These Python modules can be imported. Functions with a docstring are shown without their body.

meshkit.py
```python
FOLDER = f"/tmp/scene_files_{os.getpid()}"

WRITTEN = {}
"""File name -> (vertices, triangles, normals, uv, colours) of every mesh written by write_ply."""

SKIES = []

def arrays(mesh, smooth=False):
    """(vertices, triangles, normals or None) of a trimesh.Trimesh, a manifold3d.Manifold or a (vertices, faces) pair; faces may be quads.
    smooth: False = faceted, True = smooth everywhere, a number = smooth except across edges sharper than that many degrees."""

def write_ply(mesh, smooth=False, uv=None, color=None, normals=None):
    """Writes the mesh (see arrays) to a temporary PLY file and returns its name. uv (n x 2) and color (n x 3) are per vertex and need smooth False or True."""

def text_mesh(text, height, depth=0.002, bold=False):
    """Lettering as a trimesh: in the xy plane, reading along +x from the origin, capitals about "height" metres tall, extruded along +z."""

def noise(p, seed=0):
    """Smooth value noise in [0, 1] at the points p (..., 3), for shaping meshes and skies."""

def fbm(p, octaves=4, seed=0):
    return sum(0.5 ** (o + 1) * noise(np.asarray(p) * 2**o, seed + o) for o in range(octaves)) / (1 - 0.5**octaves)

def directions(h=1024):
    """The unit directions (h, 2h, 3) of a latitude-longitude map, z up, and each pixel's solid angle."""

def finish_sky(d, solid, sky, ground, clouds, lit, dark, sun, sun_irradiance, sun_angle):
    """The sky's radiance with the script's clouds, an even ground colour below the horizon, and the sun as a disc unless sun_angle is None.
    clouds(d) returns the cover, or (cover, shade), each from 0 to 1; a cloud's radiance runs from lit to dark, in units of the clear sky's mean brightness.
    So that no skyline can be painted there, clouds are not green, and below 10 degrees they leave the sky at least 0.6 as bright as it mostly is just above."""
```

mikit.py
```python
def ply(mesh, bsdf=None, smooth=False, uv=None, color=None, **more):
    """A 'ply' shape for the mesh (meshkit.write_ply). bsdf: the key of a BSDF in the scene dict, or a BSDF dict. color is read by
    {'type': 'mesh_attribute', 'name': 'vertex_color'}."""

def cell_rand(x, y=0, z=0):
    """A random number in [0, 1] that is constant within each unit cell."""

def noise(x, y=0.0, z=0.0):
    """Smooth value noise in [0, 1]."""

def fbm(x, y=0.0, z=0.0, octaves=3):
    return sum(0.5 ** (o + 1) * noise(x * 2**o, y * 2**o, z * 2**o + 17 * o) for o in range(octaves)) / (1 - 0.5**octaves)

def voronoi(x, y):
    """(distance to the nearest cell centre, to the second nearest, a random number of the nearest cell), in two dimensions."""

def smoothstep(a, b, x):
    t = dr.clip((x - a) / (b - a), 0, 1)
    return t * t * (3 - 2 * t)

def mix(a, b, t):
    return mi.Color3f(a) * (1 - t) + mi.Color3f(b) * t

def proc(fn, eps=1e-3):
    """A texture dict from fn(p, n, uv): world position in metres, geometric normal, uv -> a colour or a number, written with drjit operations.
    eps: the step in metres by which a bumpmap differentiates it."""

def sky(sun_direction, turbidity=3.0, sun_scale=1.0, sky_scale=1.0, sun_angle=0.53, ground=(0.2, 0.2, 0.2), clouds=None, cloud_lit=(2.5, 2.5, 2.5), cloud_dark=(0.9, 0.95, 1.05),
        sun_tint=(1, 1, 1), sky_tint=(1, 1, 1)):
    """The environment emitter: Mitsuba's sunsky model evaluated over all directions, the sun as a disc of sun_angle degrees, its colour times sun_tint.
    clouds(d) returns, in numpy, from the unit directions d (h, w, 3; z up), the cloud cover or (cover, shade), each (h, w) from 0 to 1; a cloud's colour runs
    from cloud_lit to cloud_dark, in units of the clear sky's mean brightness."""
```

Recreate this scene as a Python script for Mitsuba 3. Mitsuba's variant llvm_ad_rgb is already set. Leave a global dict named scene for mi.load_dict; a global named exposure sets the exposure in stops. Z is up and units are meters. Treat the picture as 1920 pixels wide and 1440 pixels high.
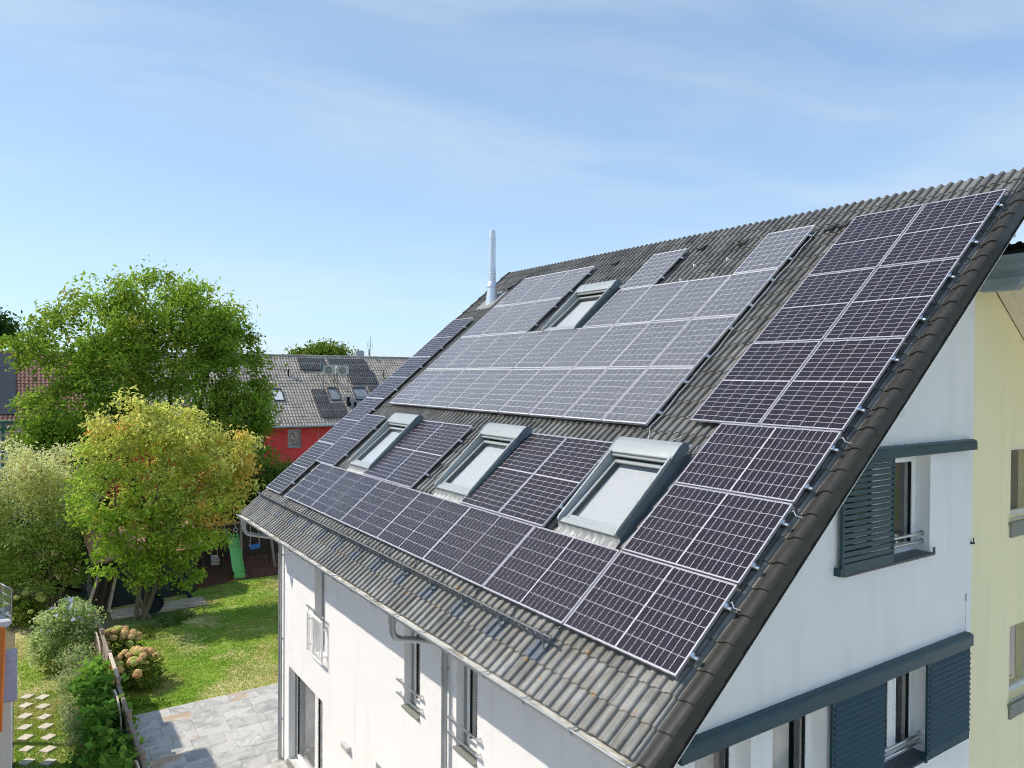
import math, random
import numpy as np, trimesh, mitsuba as mi, drjit as dr
import mikit, meshkit
from shapely.geometry import Polygon, box as sbox
from shapely.ops import unary_union

T = mi.ScalarTransform4f
scene, labels = {'type': 'scene'}, {}
rng = np.random.default_rng(7)
random.seed(7)

# ------------------------------------------------------------------ camera, sky, exposure
CAM = np.array([-5.124, -4.841, 9.604])
YAW, PIT, ROL = math.radians(33.907), math.radians(-0.617), math.radians(0.382)
fw = np.array([math.sin(YAW) * math.cos(PIT), math.cos(YAW) * math.cos(PIT), math.sin(PIT)])
rt = np.array([math.cos(YAW), -math.sin(YAW), 0.0])
up = np.cross(rt, fw)
up = np.cross(rt * math.cos(ROL) + up * math.sin(ROL), fw)
scene['camera'] = {'type': 'perspective', 'fov': 69.656, 'fov_axis': 'x', 'near_clip': 0.1, 'far_clip': 2000.0,
                   'to_world': T().look_at(origin=CAM.tolist(), target=(CAM + fw).tolist(), up=up.tolist())}
SUN = np.array([-1.0, 0.73, 1.36])
exposure = 2.06


def cirrus(d):
    z = np.maximum(d[..., 2], 0.02)
    q = np.stack([d[..., 0] / (z + 0.22), d[..., 1] / (z + 0.22), z * 0], -1)
    c, s = math.cos(-0.30), math.sin(-0.30)
    r = np.stack([(q[..., 0] * c + q[..., 1] * s) * 0.55, (-q[..., 0] * s + q[..., 1] * c) * 3.0, z * 0], -1)
    warp = (meshkit.fbm(q * 0.9, 3, 5)[..., None] - 0.5) * np.array([2.2, 3.4, 0])
    fib = meshkit.fbm(r * 1.6 + warp, 7, 3)
    soft = meshkit.fbm(q * 1.5 + warp * 0.5 + 4.0, 5, 8)
    b = meshkit.fbm(q * 0.65 + 3.1, 3, 9)
    w = np.clip((0.6 * fib + 0.4 * soft - 0.40) / 0.26, 0, 1) ** 1.25 * (0.25 + 0.75 * np.clip((b - 0.30) / 0.30, 0, 1))
    hz = np.clip(1 - z / 0.75, 0, 1)
    return np.clip(0.46 * w * (1 - 0.35 * hz) * (1 - 0.45 * np.clip((d[..., 0] - 0.45) / 0.3, 0, 1)) + 0.015 + 0.42 * hz ** 1.35, 0, 0.8)


scene['sky'] = mikit.sky(SUN, turbidity=3.0, sky_scale=1.26, sun_scale=0.75, sky_tint=(0.75, 0.935, 1.0), clouds=cirrus, cloud_lit=(1.90, 2.0, 2.02), cloud_dark=(0.9, 0.95, 1.0), ground=(0.26, 0.26, 0.24), sun_tint=(0.90, 1.0, 1.18))

# ------------------------------------------------------------------ helpers
A = math.radians(39.780)
CA, SA = math.cos(A), math.sin(A)
HZ = 6.8                                     # height of the lower right corner of the lowest panel row


def roof(u, t, h):                           # along the eave, up the slope, above the panel faces
    return np.array([t * CA - h * SA, u, HZ + t * SA + h * CA])


def roofm(u, t, h, rot=0.0):                 # local x = -u, y = up-slope, z = normal
    m = np.eye(4)
    ex, ey, ez = np.array([0, -1.0, 0]), np.array([CA, 0, SA]), np.array([-SA, 0, CA])
    c, s = math.cos(rot), math.sin(rot)
    m[:3, 0], m[:3, 1], m[:3, 2], m[:3, 3] = ex * c + ey * s, ey * c - ex * s, ez, roof(u, t, h)
    return m


def mat(*xyz, rz=0.0, s=1.0):
    c, n = math.cos(rz), math.sin(rz)
    return np.array([[c * s, -n * s, 0, xyz[0]], [n * s, c * s, 0, xyz[1]], [0, 0, s, xyz[2]], [0, 0, 0, 1.0]])


used = {}


def number(base):
    k = used.get(base, 0)
    used[base] = k + 1
    return base if k == 0 else f'{base}_{k:03d}'


def thing(name, label, cat, group=None, kind=None):
    k = number(name)
    labels[k] = {'label': label}
    if kind:
        labels[k]['kind'] = kind
    if cat:
        labels[k]['category'] = cat
    if group:
        labels[k]['group'] = group
    return k


def put(parent, name, shape, m=None, label=None, kind=None):
    k = number(f'{parent}__{name}' if name else parent) if name else parent
    scene[k] = {**shape, 'to_world': T(m.tolist())} if m is not None else shape
    if label or kind:
        labels[k] = {**({'label': label} if label else {}), **({'kind': kind} if kind else {})}
    return k


def bx(x0, x1, y0, y1, z0, z1):
    v = np.array([[x, y, z] for x in (x0, x1) for y in (y0, y1) for z in (z0, z1)], float)
    f = np.array([[0, 1, 3], [0, 3, 2], [4, 6, 7], [4, 7, 5], [0, 4, 5], [0, 5, 1], [2, 3, 7], [2, 7, 6], [0, 2, 6], [0, 6, 4], [1, 5, 7], [1, 7, 3]])
    return v, f


def cb(x0, x1, y0, y1, z0, z1, c=0.006):     # box with chamfered edges
    p = []
    for x, sx in ((x0, 1), (x1, -1)):
        for y, sy in ((y0, 1), (y1, -1)):
            for z, sz in ((z0, 1), (z1, -1)):
                p += [[x + sx * c, y + sy * c, z], [x + sx * c, y, z + sz * c], [x, y + sy * c, z + sz * c]]
    m = trimesh.convex.convex_hull(np.array(p))
    return np.array(m.vertices), np.array(m.faces)


def hull(p):
    m = trimesh.convex.convex_hull(np.array(p, float))
    return np.array(m.vertices), np.array(m.faces)


def cat(parts):
    vs, fs, at = [], [], 0
    for v, f in parts:
        vs.append(np.asarray(v, float)); fs.append(np.asarray(f, int) + at); at += len(v)
    return np.vstack(vs), np.vstack(fs)


def xf(mesh, m):
    v, f = mesh
    m = np.asarray(m)
    v = v @ m[:3, :3].T + m[:3, 3]
    return (v, f[:, ::-1]) if np.linalg.det(m[:3, :3]) < 0 else (v, f)


def tube(pts, r, sides=8, caps=True):
    p = np.asarray(pts, float)
    n = len(p)
    r = np.broadcast_to(np.asarray(r, float), (n,))
    t = np.gradient(p, axis=0)
    t /= np.linalg.norm(t, axis=1, keepdims=True) + 1e-12
    ref = np.array([0, 0, 1.0]) if abs(t[0][2]) < 0.9 else np.array([1.0, 0, 0])
    a = np.cross(t[0], ref); a /= np.linalg.norm(a)
    out = []
    ang = np.arange(sides) * 2 * np.pi / sides
    for i in range(n):
        a = a - t[i] * (a @ t[i]); a /= np.linalg.norm(a) + 1e-12
        b = np.cross(t[i], a)
        out.append(p[i] + r[i] * (np.cos(ang)[:, None] * a + np.sin(ang)[:, None] * b))
    v = np.vstack(out)
    f = []
    for i in range(n - 1):
        for j in range(sides):
            q0, q1, q2, q3 = i * sides + j, i * sides + (j + 1) % sides, (i + 1) * sides + (j + 1) % sides, (i + 1) * sides + j
            f += [[q0, q1, q2], [q0, q2, q3]]
    if caps:
        v = np.vstack([v, p[0], p[-1]])
        for j in range(sides):
            f += [[n * sides, (j + 1) % sides, j], [n * sides + 1, (n - 1) * sides + j, (n - 1) * sides + (j + 1) % sides]]
    return v, np.array(f)


def bar(a, b, w, h=None):                     # a straight rectangular stick
    a, b = np.asarray(a, float), np.asarray(b, float)
    d = b - a; L = np.linalg.norm(d); d /= L
    s = np.cross(d, [0, 0, 1.0]) if abs(d[2]) < 0.95 else np.array([1.0, 0, 0])
    s /= np.linalg.norm(s); u = np.cross(s, d)
    m = np.eye(4); m[:3, 0], m[:3, 1], m[:3, 2], m[:3, 3] = s, d, u, a
    h = h or w
    return xf(bx(-w / 2, w / 2, 0, L, -h / 2, h / 2), m)


def lathe(prof, n=20):                        # profile of (r, z)
    v, f = [], []
    for r, z in prof:
        for k in range(n):
            v.append([r * math.cos(2 * math.pi * k / n), r * math.sin(2 * math.pi * k / n), z])
    for i in range(len(prof) - 1):
        for k in range(n):
            a, b, c, d = i * n + k, i * n + (k + 1) % n, (i + 1) * n + (k + 1) % n, (i + 1) * n + k
            f += [[a, b, c], [a, c, d]]
    return np.array(v), np.array(f)


def extr(poly, depth):                        # polygon in local xy, extruded along +z
    gs = getattr(poly, 'geoms', [poly])
    ms = [trimesh.creation.extrude_polygon(g, depth, engine='earcut') for g in gs]
    return cat([(np.array(m.vertices), np.array(m.faces)) for m in ms])


def yz(mesh, x0):                             # local (x, y, z) -> world (x0 + z, x, y)
    v, f = mesh
    return np.stack([x0 + v[:, 2], v[:, 0], v[:, 1]], 1), f


def xz(mesh, y0):                             # local (x, y, z) -> world (x, y0 + z, y)
    v, f = mesh
    return np.stack([v[:, 0], y0 + v[:, 2], v[:, 1]], 1), f[:, ::-1]


def P(mesh, b, smooth=False, **k):
    return mikit.ply(mesh, b, smooth, **k)


# ------------------------------------------------------------------ materials
ns, fbm, mix, sst, vor, cr = mikit.noise, mikit.fbm, mikit.mix, mikit.smoothstep, mikit.voronoi, mikit.cell_rand
C3 = mi.Color3f


def mtl(key, color, rough=0.6, spec=0.5, metal=0.0, coat=0.0, bump=None, two=True, coat_gloss=0.9, eps=2e-3):
    base = mikit.proc(color) if callable(color) else {'type': 'rgb', 'value': list(color)}
    b = {'type': 'principled', 'base_color': base, 'roughness': rough, 'specular': spec, 'metallic': metal}
    if coat:
        b.update(clearcoat=coat, clearcoat_gloss=coat_gloss)
    if bump:
        b = {'type': 'bumpmap', 'bsdf': b, 'texture': mikit.proc(bump[0], eps), 'scale': bump[1]}
    scene[key] = {'type': 'twosided', 'bsdf': b} if two else b


def stucco(c, k=1.0):
    def fn(p, n, uv):
        a = fbm(p.x * 1.1, p.y * 1.1, p.z * 0.5)
        b = fbm(p.x * 55, p.y * 55, p.z * 55, 2)
        st = fbm(p.x * 5 + 3, p.y * 5, p.z * 0.35, 3)
        return mi.Color3f(c) * ((0.95 + 0.06 * a + 0.05 * (b - 0.5)) * (1 - 0.05 * k * sst(0.55, 0.85, st)))
    return fn


def grain(p, n, uv):
    return fbm(p.x * 160, p.y * 160, p.z * 160, 2) + 0.35 * ns(p.x * 30, p.y * 30, p.z * 30)


DRIP_E = ((6.02, 3.92, 0.9), (6.60, 3.92, 1.1), (4.22, 3.97, 0.8), (4.80, 3.97, 1.2), (10.42, 3.38, 0.7))      # along the wall, top, length
DRIP_G = ((4.30, 7.15, 0.5), (5.44, 7.15, 1.0), (5.46, 4.32, 0.8), (6.47, 5.70, 0.7), (3.18, 7.18, 0.8))


def white_wall(p, n, uv):
    base = stucco((0.88, 0.868, 0.845))(p, n, uv)
    m = mi.Float(0)
    for ds, q, face in ((DRIP_E, p.y, dr.abs(n.x)), (DRIP_G, p.x, dr.abs(n.y))):
        for c, z, L in ds:
            w = 0.012 + 0.03 * ns(p.z * 6, c)
            m = dr.maximum(m, sst(w, w * 0.2, dr.abs(q + 0.02 * ns(p.z * 4, c * 3) - c)) * sst(z - L, z, p.z) * dr.select((p.z < z) & (face > 0.5), 1.0, 0.0))
    grime = sst(0.55, 0.0, p.z) * fbm(p.x * 3, p.y * 3, p.z * 6, 3)
    return base * (1 - 0.07 * m * ns(p.x * 40, p.y * 40, p.z * 8)) * (1 - 0.22 * grime)


mtl('white_stucco', white_wall, 0.9, 0.2, bump=(grain, 0.004))
mtl('yellow_stucco', stucco((0.95, 0.86, 0.55)), 0.9, 0.2, bump=(grain, 0.004))
mtl('red_stucco', stucco((0.95, 0.10, 0.095)), 0.9, 0.2)
mtl('orange_stucco', stucco((0.78, 0.20, 0.035)), 0.9, 0.2)
mtl('white_paint', (0.82, 0.82, 0.81), 0.35, 0.5)
mtl('pale_wood_paint', lambda p, n, uv: C3(0.76, 0.76, 0.72) * (0.92 + 0.12 * fbm(p.x * 6, p.y * 6, p.z * 40)), 0.6, 0.3)
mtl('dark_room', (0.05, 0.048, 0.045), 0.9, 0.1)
mtl('curtain', (0.62, 0.61, 0.58), 0.9, 0.1)
mtl('anthracite', lambda p, n, uv: C3(0.012, 0.052, 0.068) * (0.85 + 0.3 * fbm(p.x * 7, p.y * 7, p.z * 7)), 0.42, 0.5)
mtl('anthracite_sill', (0.05, 0.06, 0.068), 0.4, 0.5)
mtl('zinc', lambda p, n, uv: C3(0.42, 0.45, 0.46) * (0.75 + 0.45 * fbm(p.x * 6, p.y * 6, p.z * 3)), 0.45, 0.5, metal=0.55)
mtl('gutter_silt', lambda p, n, uv: mix((0.62, 0.60, 0.54), (0.34, 0.31, 0.25), sst(0.45, 0.7, fbm(p.x * 12, p.y * 5, p.z * 12))), 0.9, 0.2)
mtl('steel', (0.62, 0.62, 0.63), 0.22, 0.5, metal=1.0)
mtl('flue_steel', (0.74, 0.78, 0.82), 0.38, 0.5, metal=0.7)
mtl('chrome', (0.78, 0.78, 0.78), 0.12, 0.5, metal=1.0)
mtl('frame_silver', (0.60, 0.58, 0.62), 0.3, 0.5, metal=0.55)
mtl('rail_dark', (0.06, 0.06, 0.065), 0.5, 0.4)
mtl('window_metal', (0.36, 0.385, 0.385), 0.42, 0.5, metal=0.25)
mtl('window_side', (0.16, 0.20, 0.235), 0.42, 0.5, metal=0.3)
mtl('lead_flashing', lambda p, n, uv: C3(0.33, 0.34, 0.33) * (0.7 + 0.4 * fbm(p.x * 14, p.y * 14, p.z * 14)), 0.5, 0.4, metal=0.3)
mtl('blind', (0.50, 0.51, 0.50), 0.85, 0.1)
mtl('galvanised', (0.17, 0.18, 0.185), 0.55, 0.4, metal=0.2)
mtl('cable_grey', (0.55, 0.55, 0.54), 0.5, 0.3)
mtl('granite', lambda p, n, uv: C3(0.23, 0.235, 0.20) * (0.55 + 0.9 * ns(p.x * 130, p.y * 130, p.z * 130)), 0.5, 0.4)
mtl('lamp_body', (0.50, 0.49, 0.47), 0.4, 0.4)
scene['glass'] = {'type': 'thindielectric', 'int_ior': 1.52}


def roof_uv(p):
    return p.y, p.x * CA + (p.z - HZ) * SA


def tile_col(p, n, uv):
    u, t = roof_uv(p)
    cu, ct = dr.floor((u + 0.02) / 0.3), dr.floor((t + 0.845) / 0.342)
    r = cr(cu, ct, 5)
    f = (t + 0.845) / 0.342 - ct
    a = fbm(u * 5, t * 5, r * 20, 4)
    g = fbm(u * 70, t * 70, p.z * 70, 2)
    low = sst(3.6, -0.8, t)
    c = mix((0.066, 0.064, 0.058), (0.094, 0.092, 0.086), sst(0.3, 0.7, a)) * (0.76 + 0.50 * r) * (1.85 + 0.95 * low)
    c = mix(c, (0.225, 0.208, 0.165), sst(0.48, 0.80, fbm(u * 9 + 5, t * 7, 2.0, 4) * (0.70 + 0.25 * low) + 0.34 * sst(0.20, 0.0, f)) * 0.65)   # silt and moss at the lower edge
    c = c * (0.84 + 0.32 * g)
    li = vor(u * 5.1 + 2.0, t * 5.1)
    ok = (li[2] > 0.85) & (t < 0.7)
    m = sst(0.13, 0.07, li[0] + 0.14 * (fbm(u * 50, t * 50, 1.0, 2) - 0.5))
    return dr.select(ok, mix(c, (0.40, 0.20, 0.06), m * 0.8), c)


mtl('roof_tile', tile_col, 0.55, 0.35)
mtl('verge_tile', lambda p, n, uv: C3(0.036, 0.035, 0.031) * (0.6 + 0.8 * fbm(p.x * 9, p.y * 25, p.z * 9)), 0.5, 0.35)
mtl('new_metal_tile', lambda p, n, uv: C3(0.11, 0.13, 0.155) * (0.85 + 0.3 * fbm(p.x * 9, p.y * 9, p.z * 9)), 0.45, 0.4)
mtl('roof_felt', (0.022, 0.021, 0.02), 0.9, 0.1)
mtl('soffit', (0.66, 0.65, 0.61), 0.7, 0.2)


def mono_cell(p, n, uv):                       # ten thin wires run along each half cell
    w = dr.abs(uv.y * 10 - dr.floor(uv.y * 10) - 0.5)
    r = fbm(p.y * 3, p.x * 3, p.z * 3, 2)
    return mix(mix((0.022, 0.016, 0.017), (0.020, 0.017, 0.028), r), (0.20, 0.19, 0.21), sst(0.10, 0.045, w) * 0.40)


mtl('mono_cell', mono_cell, 0.17, 0.22)


def poly_cell(p, n, uv):
    x = uv.x * 3
    w = dr.abs(x - dr.floor(x) - 0.5)
    v = vor(uv.x * 6 + p.y * 31, uv.y * 6 + p.z * 29)
    return mix(C3(0.100, 0.102, 0.122) * (0.86 + 0.28 * v[2]), (0.42, 0.42, 0.43), sst(0.07, 0.03, w) * 0.8)


mtl('poly_cell', poly_cell, 0.3, 0.4)
mtl('mono_back', (0.50, 0.47, 0.50), 0.3, 0.3)
mtl('poly_back', (0.62, 0.61, 0.58), 0.35, 0.3)


def grass_col(p, n, uv):
    a = fbm(p.x * 0.75 + 4.2, p.y * 0.75, 0.0, 4)
    b = fbm(p.x * 9, p.y * 9, 2.0, 3)
    dryness = sst(0.44, 0.66, a * 0.8 + 0.2 * b + 0.20 * sst(2.0, 0.0, dr.abs(p.y - 18.3)) * sst(-1.5, 1.5, p.x) + 0.17 * sst(-3.4, -4.2, p.x) * sst(20.4, 21.6, p.y) * sst(28.5, 26.5, p.y))
    g = mix((0.16, 0.27, 0.03), (0.28, 0.38, 0.06), sst(0.3, 0.7, b))
    return mix(g, mix((0.44, 0.40, 0.15), (0.58, 0.46, 0.25), b), dryness * 0.85)


mtl('grass_ground', grass_col, 0.95, 0.1)
mtl('earth', lambda p, n, uv: mix((0.17, 0.145, 0.09), (0.10, 0.145, 0.04), sst(0.4, 0.6, fbm(p.x * 0.3, p.y * 0.3, 0.0, 4))), 0.95, 0.1)
mtl('mulch_bark', lambda p, n, uv: mix((0.05, 0.028, 0.018), (0.24, 0.11, 0.06), sst(0.3, 0.75, fbm(p.x * 22, p.y * 22, p.z * 22, 3))), 0.95, 0.1)
mtl('path_stone', lambda p, n, uv: mix((0.50, 0.42, 0.33), (0.26, 0.19, 0.13), sst(0.45, 0.7, fbm(p.x * 4, p.y * 9, p.z * 9, 4))), 0.9, 0.2)
mtl('step_stone', lambda p, n, uv: C3(0.66, 0.60, 0.48) * (0.75 + 0.4 * fbm(p.x * 12, p.y * 12, p.z * 12, 3)), 0.9, 0.2)


def slab_col(rust):
    def fn(p, n, uv):
        wx = fbm(p.x * 1.3 + 17 * uv.x, p.y * 1.3, uv.y * 9, 3)
        v = fbm((p.x + p.y * 0.7) * 1.5 + 3.4 * wx + 31 * uv.x, (p.y - p.x * 0.7) * 3.2 + 4.6 * wx, uv.y * 19, 5)
        c = mix((0.42, 0.412, 0.39), (0.56, 0.54, 0.50), sst(0.3, 0.7, v))
        c = mix(c, (0.68, 0.66, 0.62), sst(0.03, 0.0, dr.abs(v - 0.5)) * 0.55)
        c = mix(c, (0.30, 0.30, 0.29), sst(0.62, 0.75, fbm(p.x * 2.3 + 40 * uv.y, p.y * 4.4 + 2 * wx, 3.0, 4)) * 0.6)
        c = c * (0.88 + 0.2 * uv.y)
        if rust:
            c = mix(c, (0.50, 0.35, 0.22), sst(0.48, 0.66, fbm(p.x * 1.6 + 1.3, p.y * 2.0, 4.0, 3)) * 0.75)
        return c
    return fn


mtl('slab_grey', slab_col(False), 0.7, 0.3)
mtl('slab_rusty', slab_col(True), 0.7, 0.3)
mtl('joint_sand', (0.20, 0.19, 0.17), 0.95, 0.1)


def wood(c, k=1.0):
    return lambda p, n, uv: C3(c) * (0.62 + 0.75 * fbm(p.x * 30, p.y * 30, p.z * 3 * k, 3))


mtl('weathered_wood', wood((0.30, 0.25, 0.20)), 0.9, 0.15)
mtl('brown_wood', wood((0.34, 0.19, 0.10)), 0.8, 0.2)
mtl('dark_wood', wood((0.075, 0.055, 0.042)), 0.9, 0.15)
mtl('pale_wood', wood((0.62, 0.52, 0.42)), 0.8, 0.2)
mtl('bark', lambda p, n, uv: C3(0.15, 0.115, 0.075) * (0.5 + 1.0 * fbm(p.x * 18, p.y * 18, p.z * 4, 3)), 0.95, 0.1)
mtl('pale_bark', lambda p, n, uv: C3(0.17, 0.145, 0.10) * (0.5 + 1.0 * fbm(p.x * 18, p.y * 18, p.z * 4, 3)), 0.95, 0.1)
mtl('dark_bark', (0.045, 0.036, 0.027), 0.95, 0.1)
mtl('slide_plastic', (0.24, 0.62, 0.17), 0.3, 0.5)
mtl('blue_plastic', (0.03, 0.16, 0.42), 0.35, 0.5)
mtl('beige_plastic', (0.50, 0.43, 0.37), 0.4, 0.5)
mtl('rope_white', (0.72, 0.70, 0.66), 0.8, 0.2)
mtl('coping_metal', lambda p, n, uv: C3(0.50, 0.52, 0.55) * (0.8 + 0.35 * fbm(p.x * 6, p.y * 6, p.z * 6)), 0.5, 0.4)
mtl('red_house_tile', lambda p, n, uv: C3(0.42, 0.37, 0.32) * (0.62 + 0.7 * fbm(p.x * 1.5, p.y * 1.5, p.z * 1.5) * (0.75 + 0.5 * cr(dr.floor(p.x / 0.215), dr.floor(p.z / 0.207), 2))), 0.7, 0.3)
mtl('black_panel', lambda p, n, uv: mix((0.050, 0.045, 0.042), (0.085, 0.078, 0.072), ns(p.x * 2, p.y * 2, p.z * 2)), 0.35, 0.5, coat=0.4)
mtl('grey_panel', (0.055, 0.06, 0.07), 0.35, 0.5, coat=0.4)
mtl('black_plastic', (0.012, 0.012, 0.013), 0.6, 0.3)
mtl('machine_casing', (0.58, 0.57, 0.52), 0.5, 0.4)
mtl('machine_grille', (0.20, 0.20, 0.185), 0.6, 0.3)
mtl('dish_grey', (0.13, 0.17, 0.18), 0.45, 0.4)
mtl('shutter_grey', (0.30, 0.32, 0.33), 0.5, 0.4)
mtl('brick_tile', lambda p, n, uv: C3(0.29, 0.165, 0.12) * (0.6 + 0.8 * fbm(p.x * 4, p.y * 4, p.z * 9)), 0.85, 0.2)
mtl('shed_tile', lambda p, n, uv: C3(0.56, 0.30, 0.24) * (0.6 + 0.8 * fbm(p.x * 6, p.y * 6, p.z * 9)), 0.85, 0.2)
mtl('shed_wall', (0.035, 0.05, 0.055), 0.8, 0.2)
mtl('green_trim', (0.06, 0.16, 0.14), 0.5, 0.3)
mtl('grey_beam', lambda p, n, uv: C3(0.27, 0.32, 0.315) * (0.75 + 0.45 * fbm(p.x * 9, p.y * 3, p.z * 14)), 0.7, 0.3)
mtl('soffit_board', lambda p, n, uv: C3(0.80, 0.74, 0.60) * (0.93 + 0.1 * fbm(p.x * 10, p.y * 2, p.z * 10)), 0.7, 0.3)
mtl('flower_pink', lambda p, n, uv: mix((0.58, 0.32, 0.15), (0.66, 0.50, 0.22), ns(p.x * 5, p.y * 5, p.z * 5)) * (0.7 + 0.6 * ns(p.x * 60, p.y * 60, p.z * 60)), 0.9, 0.1)
mtl('flower_lime', lambda p, n, uv: C3(0.40, 0.44, 0.12) * (0.6 + 0.8 * ns(p.x * 50, p.y * 50, p.z * 50)), 0.9, 0.1)
mtl('flower_lilac', (0.55, 0.54, 0.74), 0.9, 0.1)
for _k, _d, _g in (('leaf', 0.95, 0.5), ('leaf_matt', 0.7, 0.6)):
    scene[_k] = {'type': 'principledthin', 'base_color': {'type': 'mesh_attribute', 'name': 'vertex_color'}, 'roughness': _g, 'diff_trans': _d, 'eta': 1.4, 'spec_trans': 0.0}

# ------------------------------------------------------------------ setting
S = 'structure'
XW0 = 0.37


def sheet(name, poly, z, b, label):
    labels[name] = {'label': label, 'kind': S}
    m = trimesh.creation.triangulate_polygon(poly, engine='earcut')
    v = np.array(m[0]); f = np.array(m[1])
    scene[name] = P((np.column_stack([v, np.full(len(v), z)]), f), b)


sheet('ground', sbox(-600, -400, 700, 900), -0.02, 'earth', 'open green and brown ground around the houses')
sheet('lawn', sbox(-5.2, 11, 9, 30.6), 0.0, 'grass_ground', 'sunny lawn with dry yellow patches and tree shade behind the white house')
sheet('play_bed', Polygon([(-2.2, 29.6), (1.2, 29.9), (3.8, 30.7), (9, 30.5), (9, 40), (-2.2, 40)]), 0.012, 'mulch_bark', 'dark bark mulch bed under the playground')
sheet('soil_bed', Polygon([(-3.1, 24.6), (-2.0, 24.9), (-0.2, 25.6), (0.9, 26.7), (0.6, 27.4), (-2, 27.6), (-2.3, 32), (-3.1, 32)]), 0.006, 'earth', 'shaded soil bed round the foot of the yellowing tree')
labels['path'] = {'label': 'pale stone path between lawn and dark shed', 'kind': S}
scene['path'] = P(cb(-2.05, 1.45, 27.45, 28.75, 0.0, 0.05, 0.01), 'path_stone')

labels['patio'] = {'label': 'grey stone slab patio beside the white house', 'kind': S}
scene['patio'] = P(bx(-2.86, 2.6, 9.0, 18.04, -0.03, 0.008), 'joint_sand')
rows = np.arange(18.05, 9.0, -0.585)
for r, y1 in enumerate(rows[:-1]):
    y0, x = rows[r + 1], -2.85 - rng.uniform(0, 0.75)
    while x < 2.6:
        L = rng.choice([0.62, 0.8, 0.98, 0.8])
        a, b = max(x, -2.85), min(x + L, 2.6)
        x += L
        if b - a < 0.1 or (b > 0.36 and y0 < 13.55 and a > 0.3):
            continue
        if b > 0.36 and y0 < 13.6:
            b = 0.36
        g, dz = 0.004, rng.uniform(-0.0015, 0.0015)
        mesh = cb(a + g, b - g, y0 + g, y1 - g, -0.01, 0.032 + dz, 0.003)
        uvr = np.tile(rng.uniform(0, 1, 2), (len(mesh[0]), 1))
        put('patio', 'slab', P(mesh, 'slab_rusty' if rng.random() < 0.10 else 'slab_grey', uv=uvr))

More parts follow.
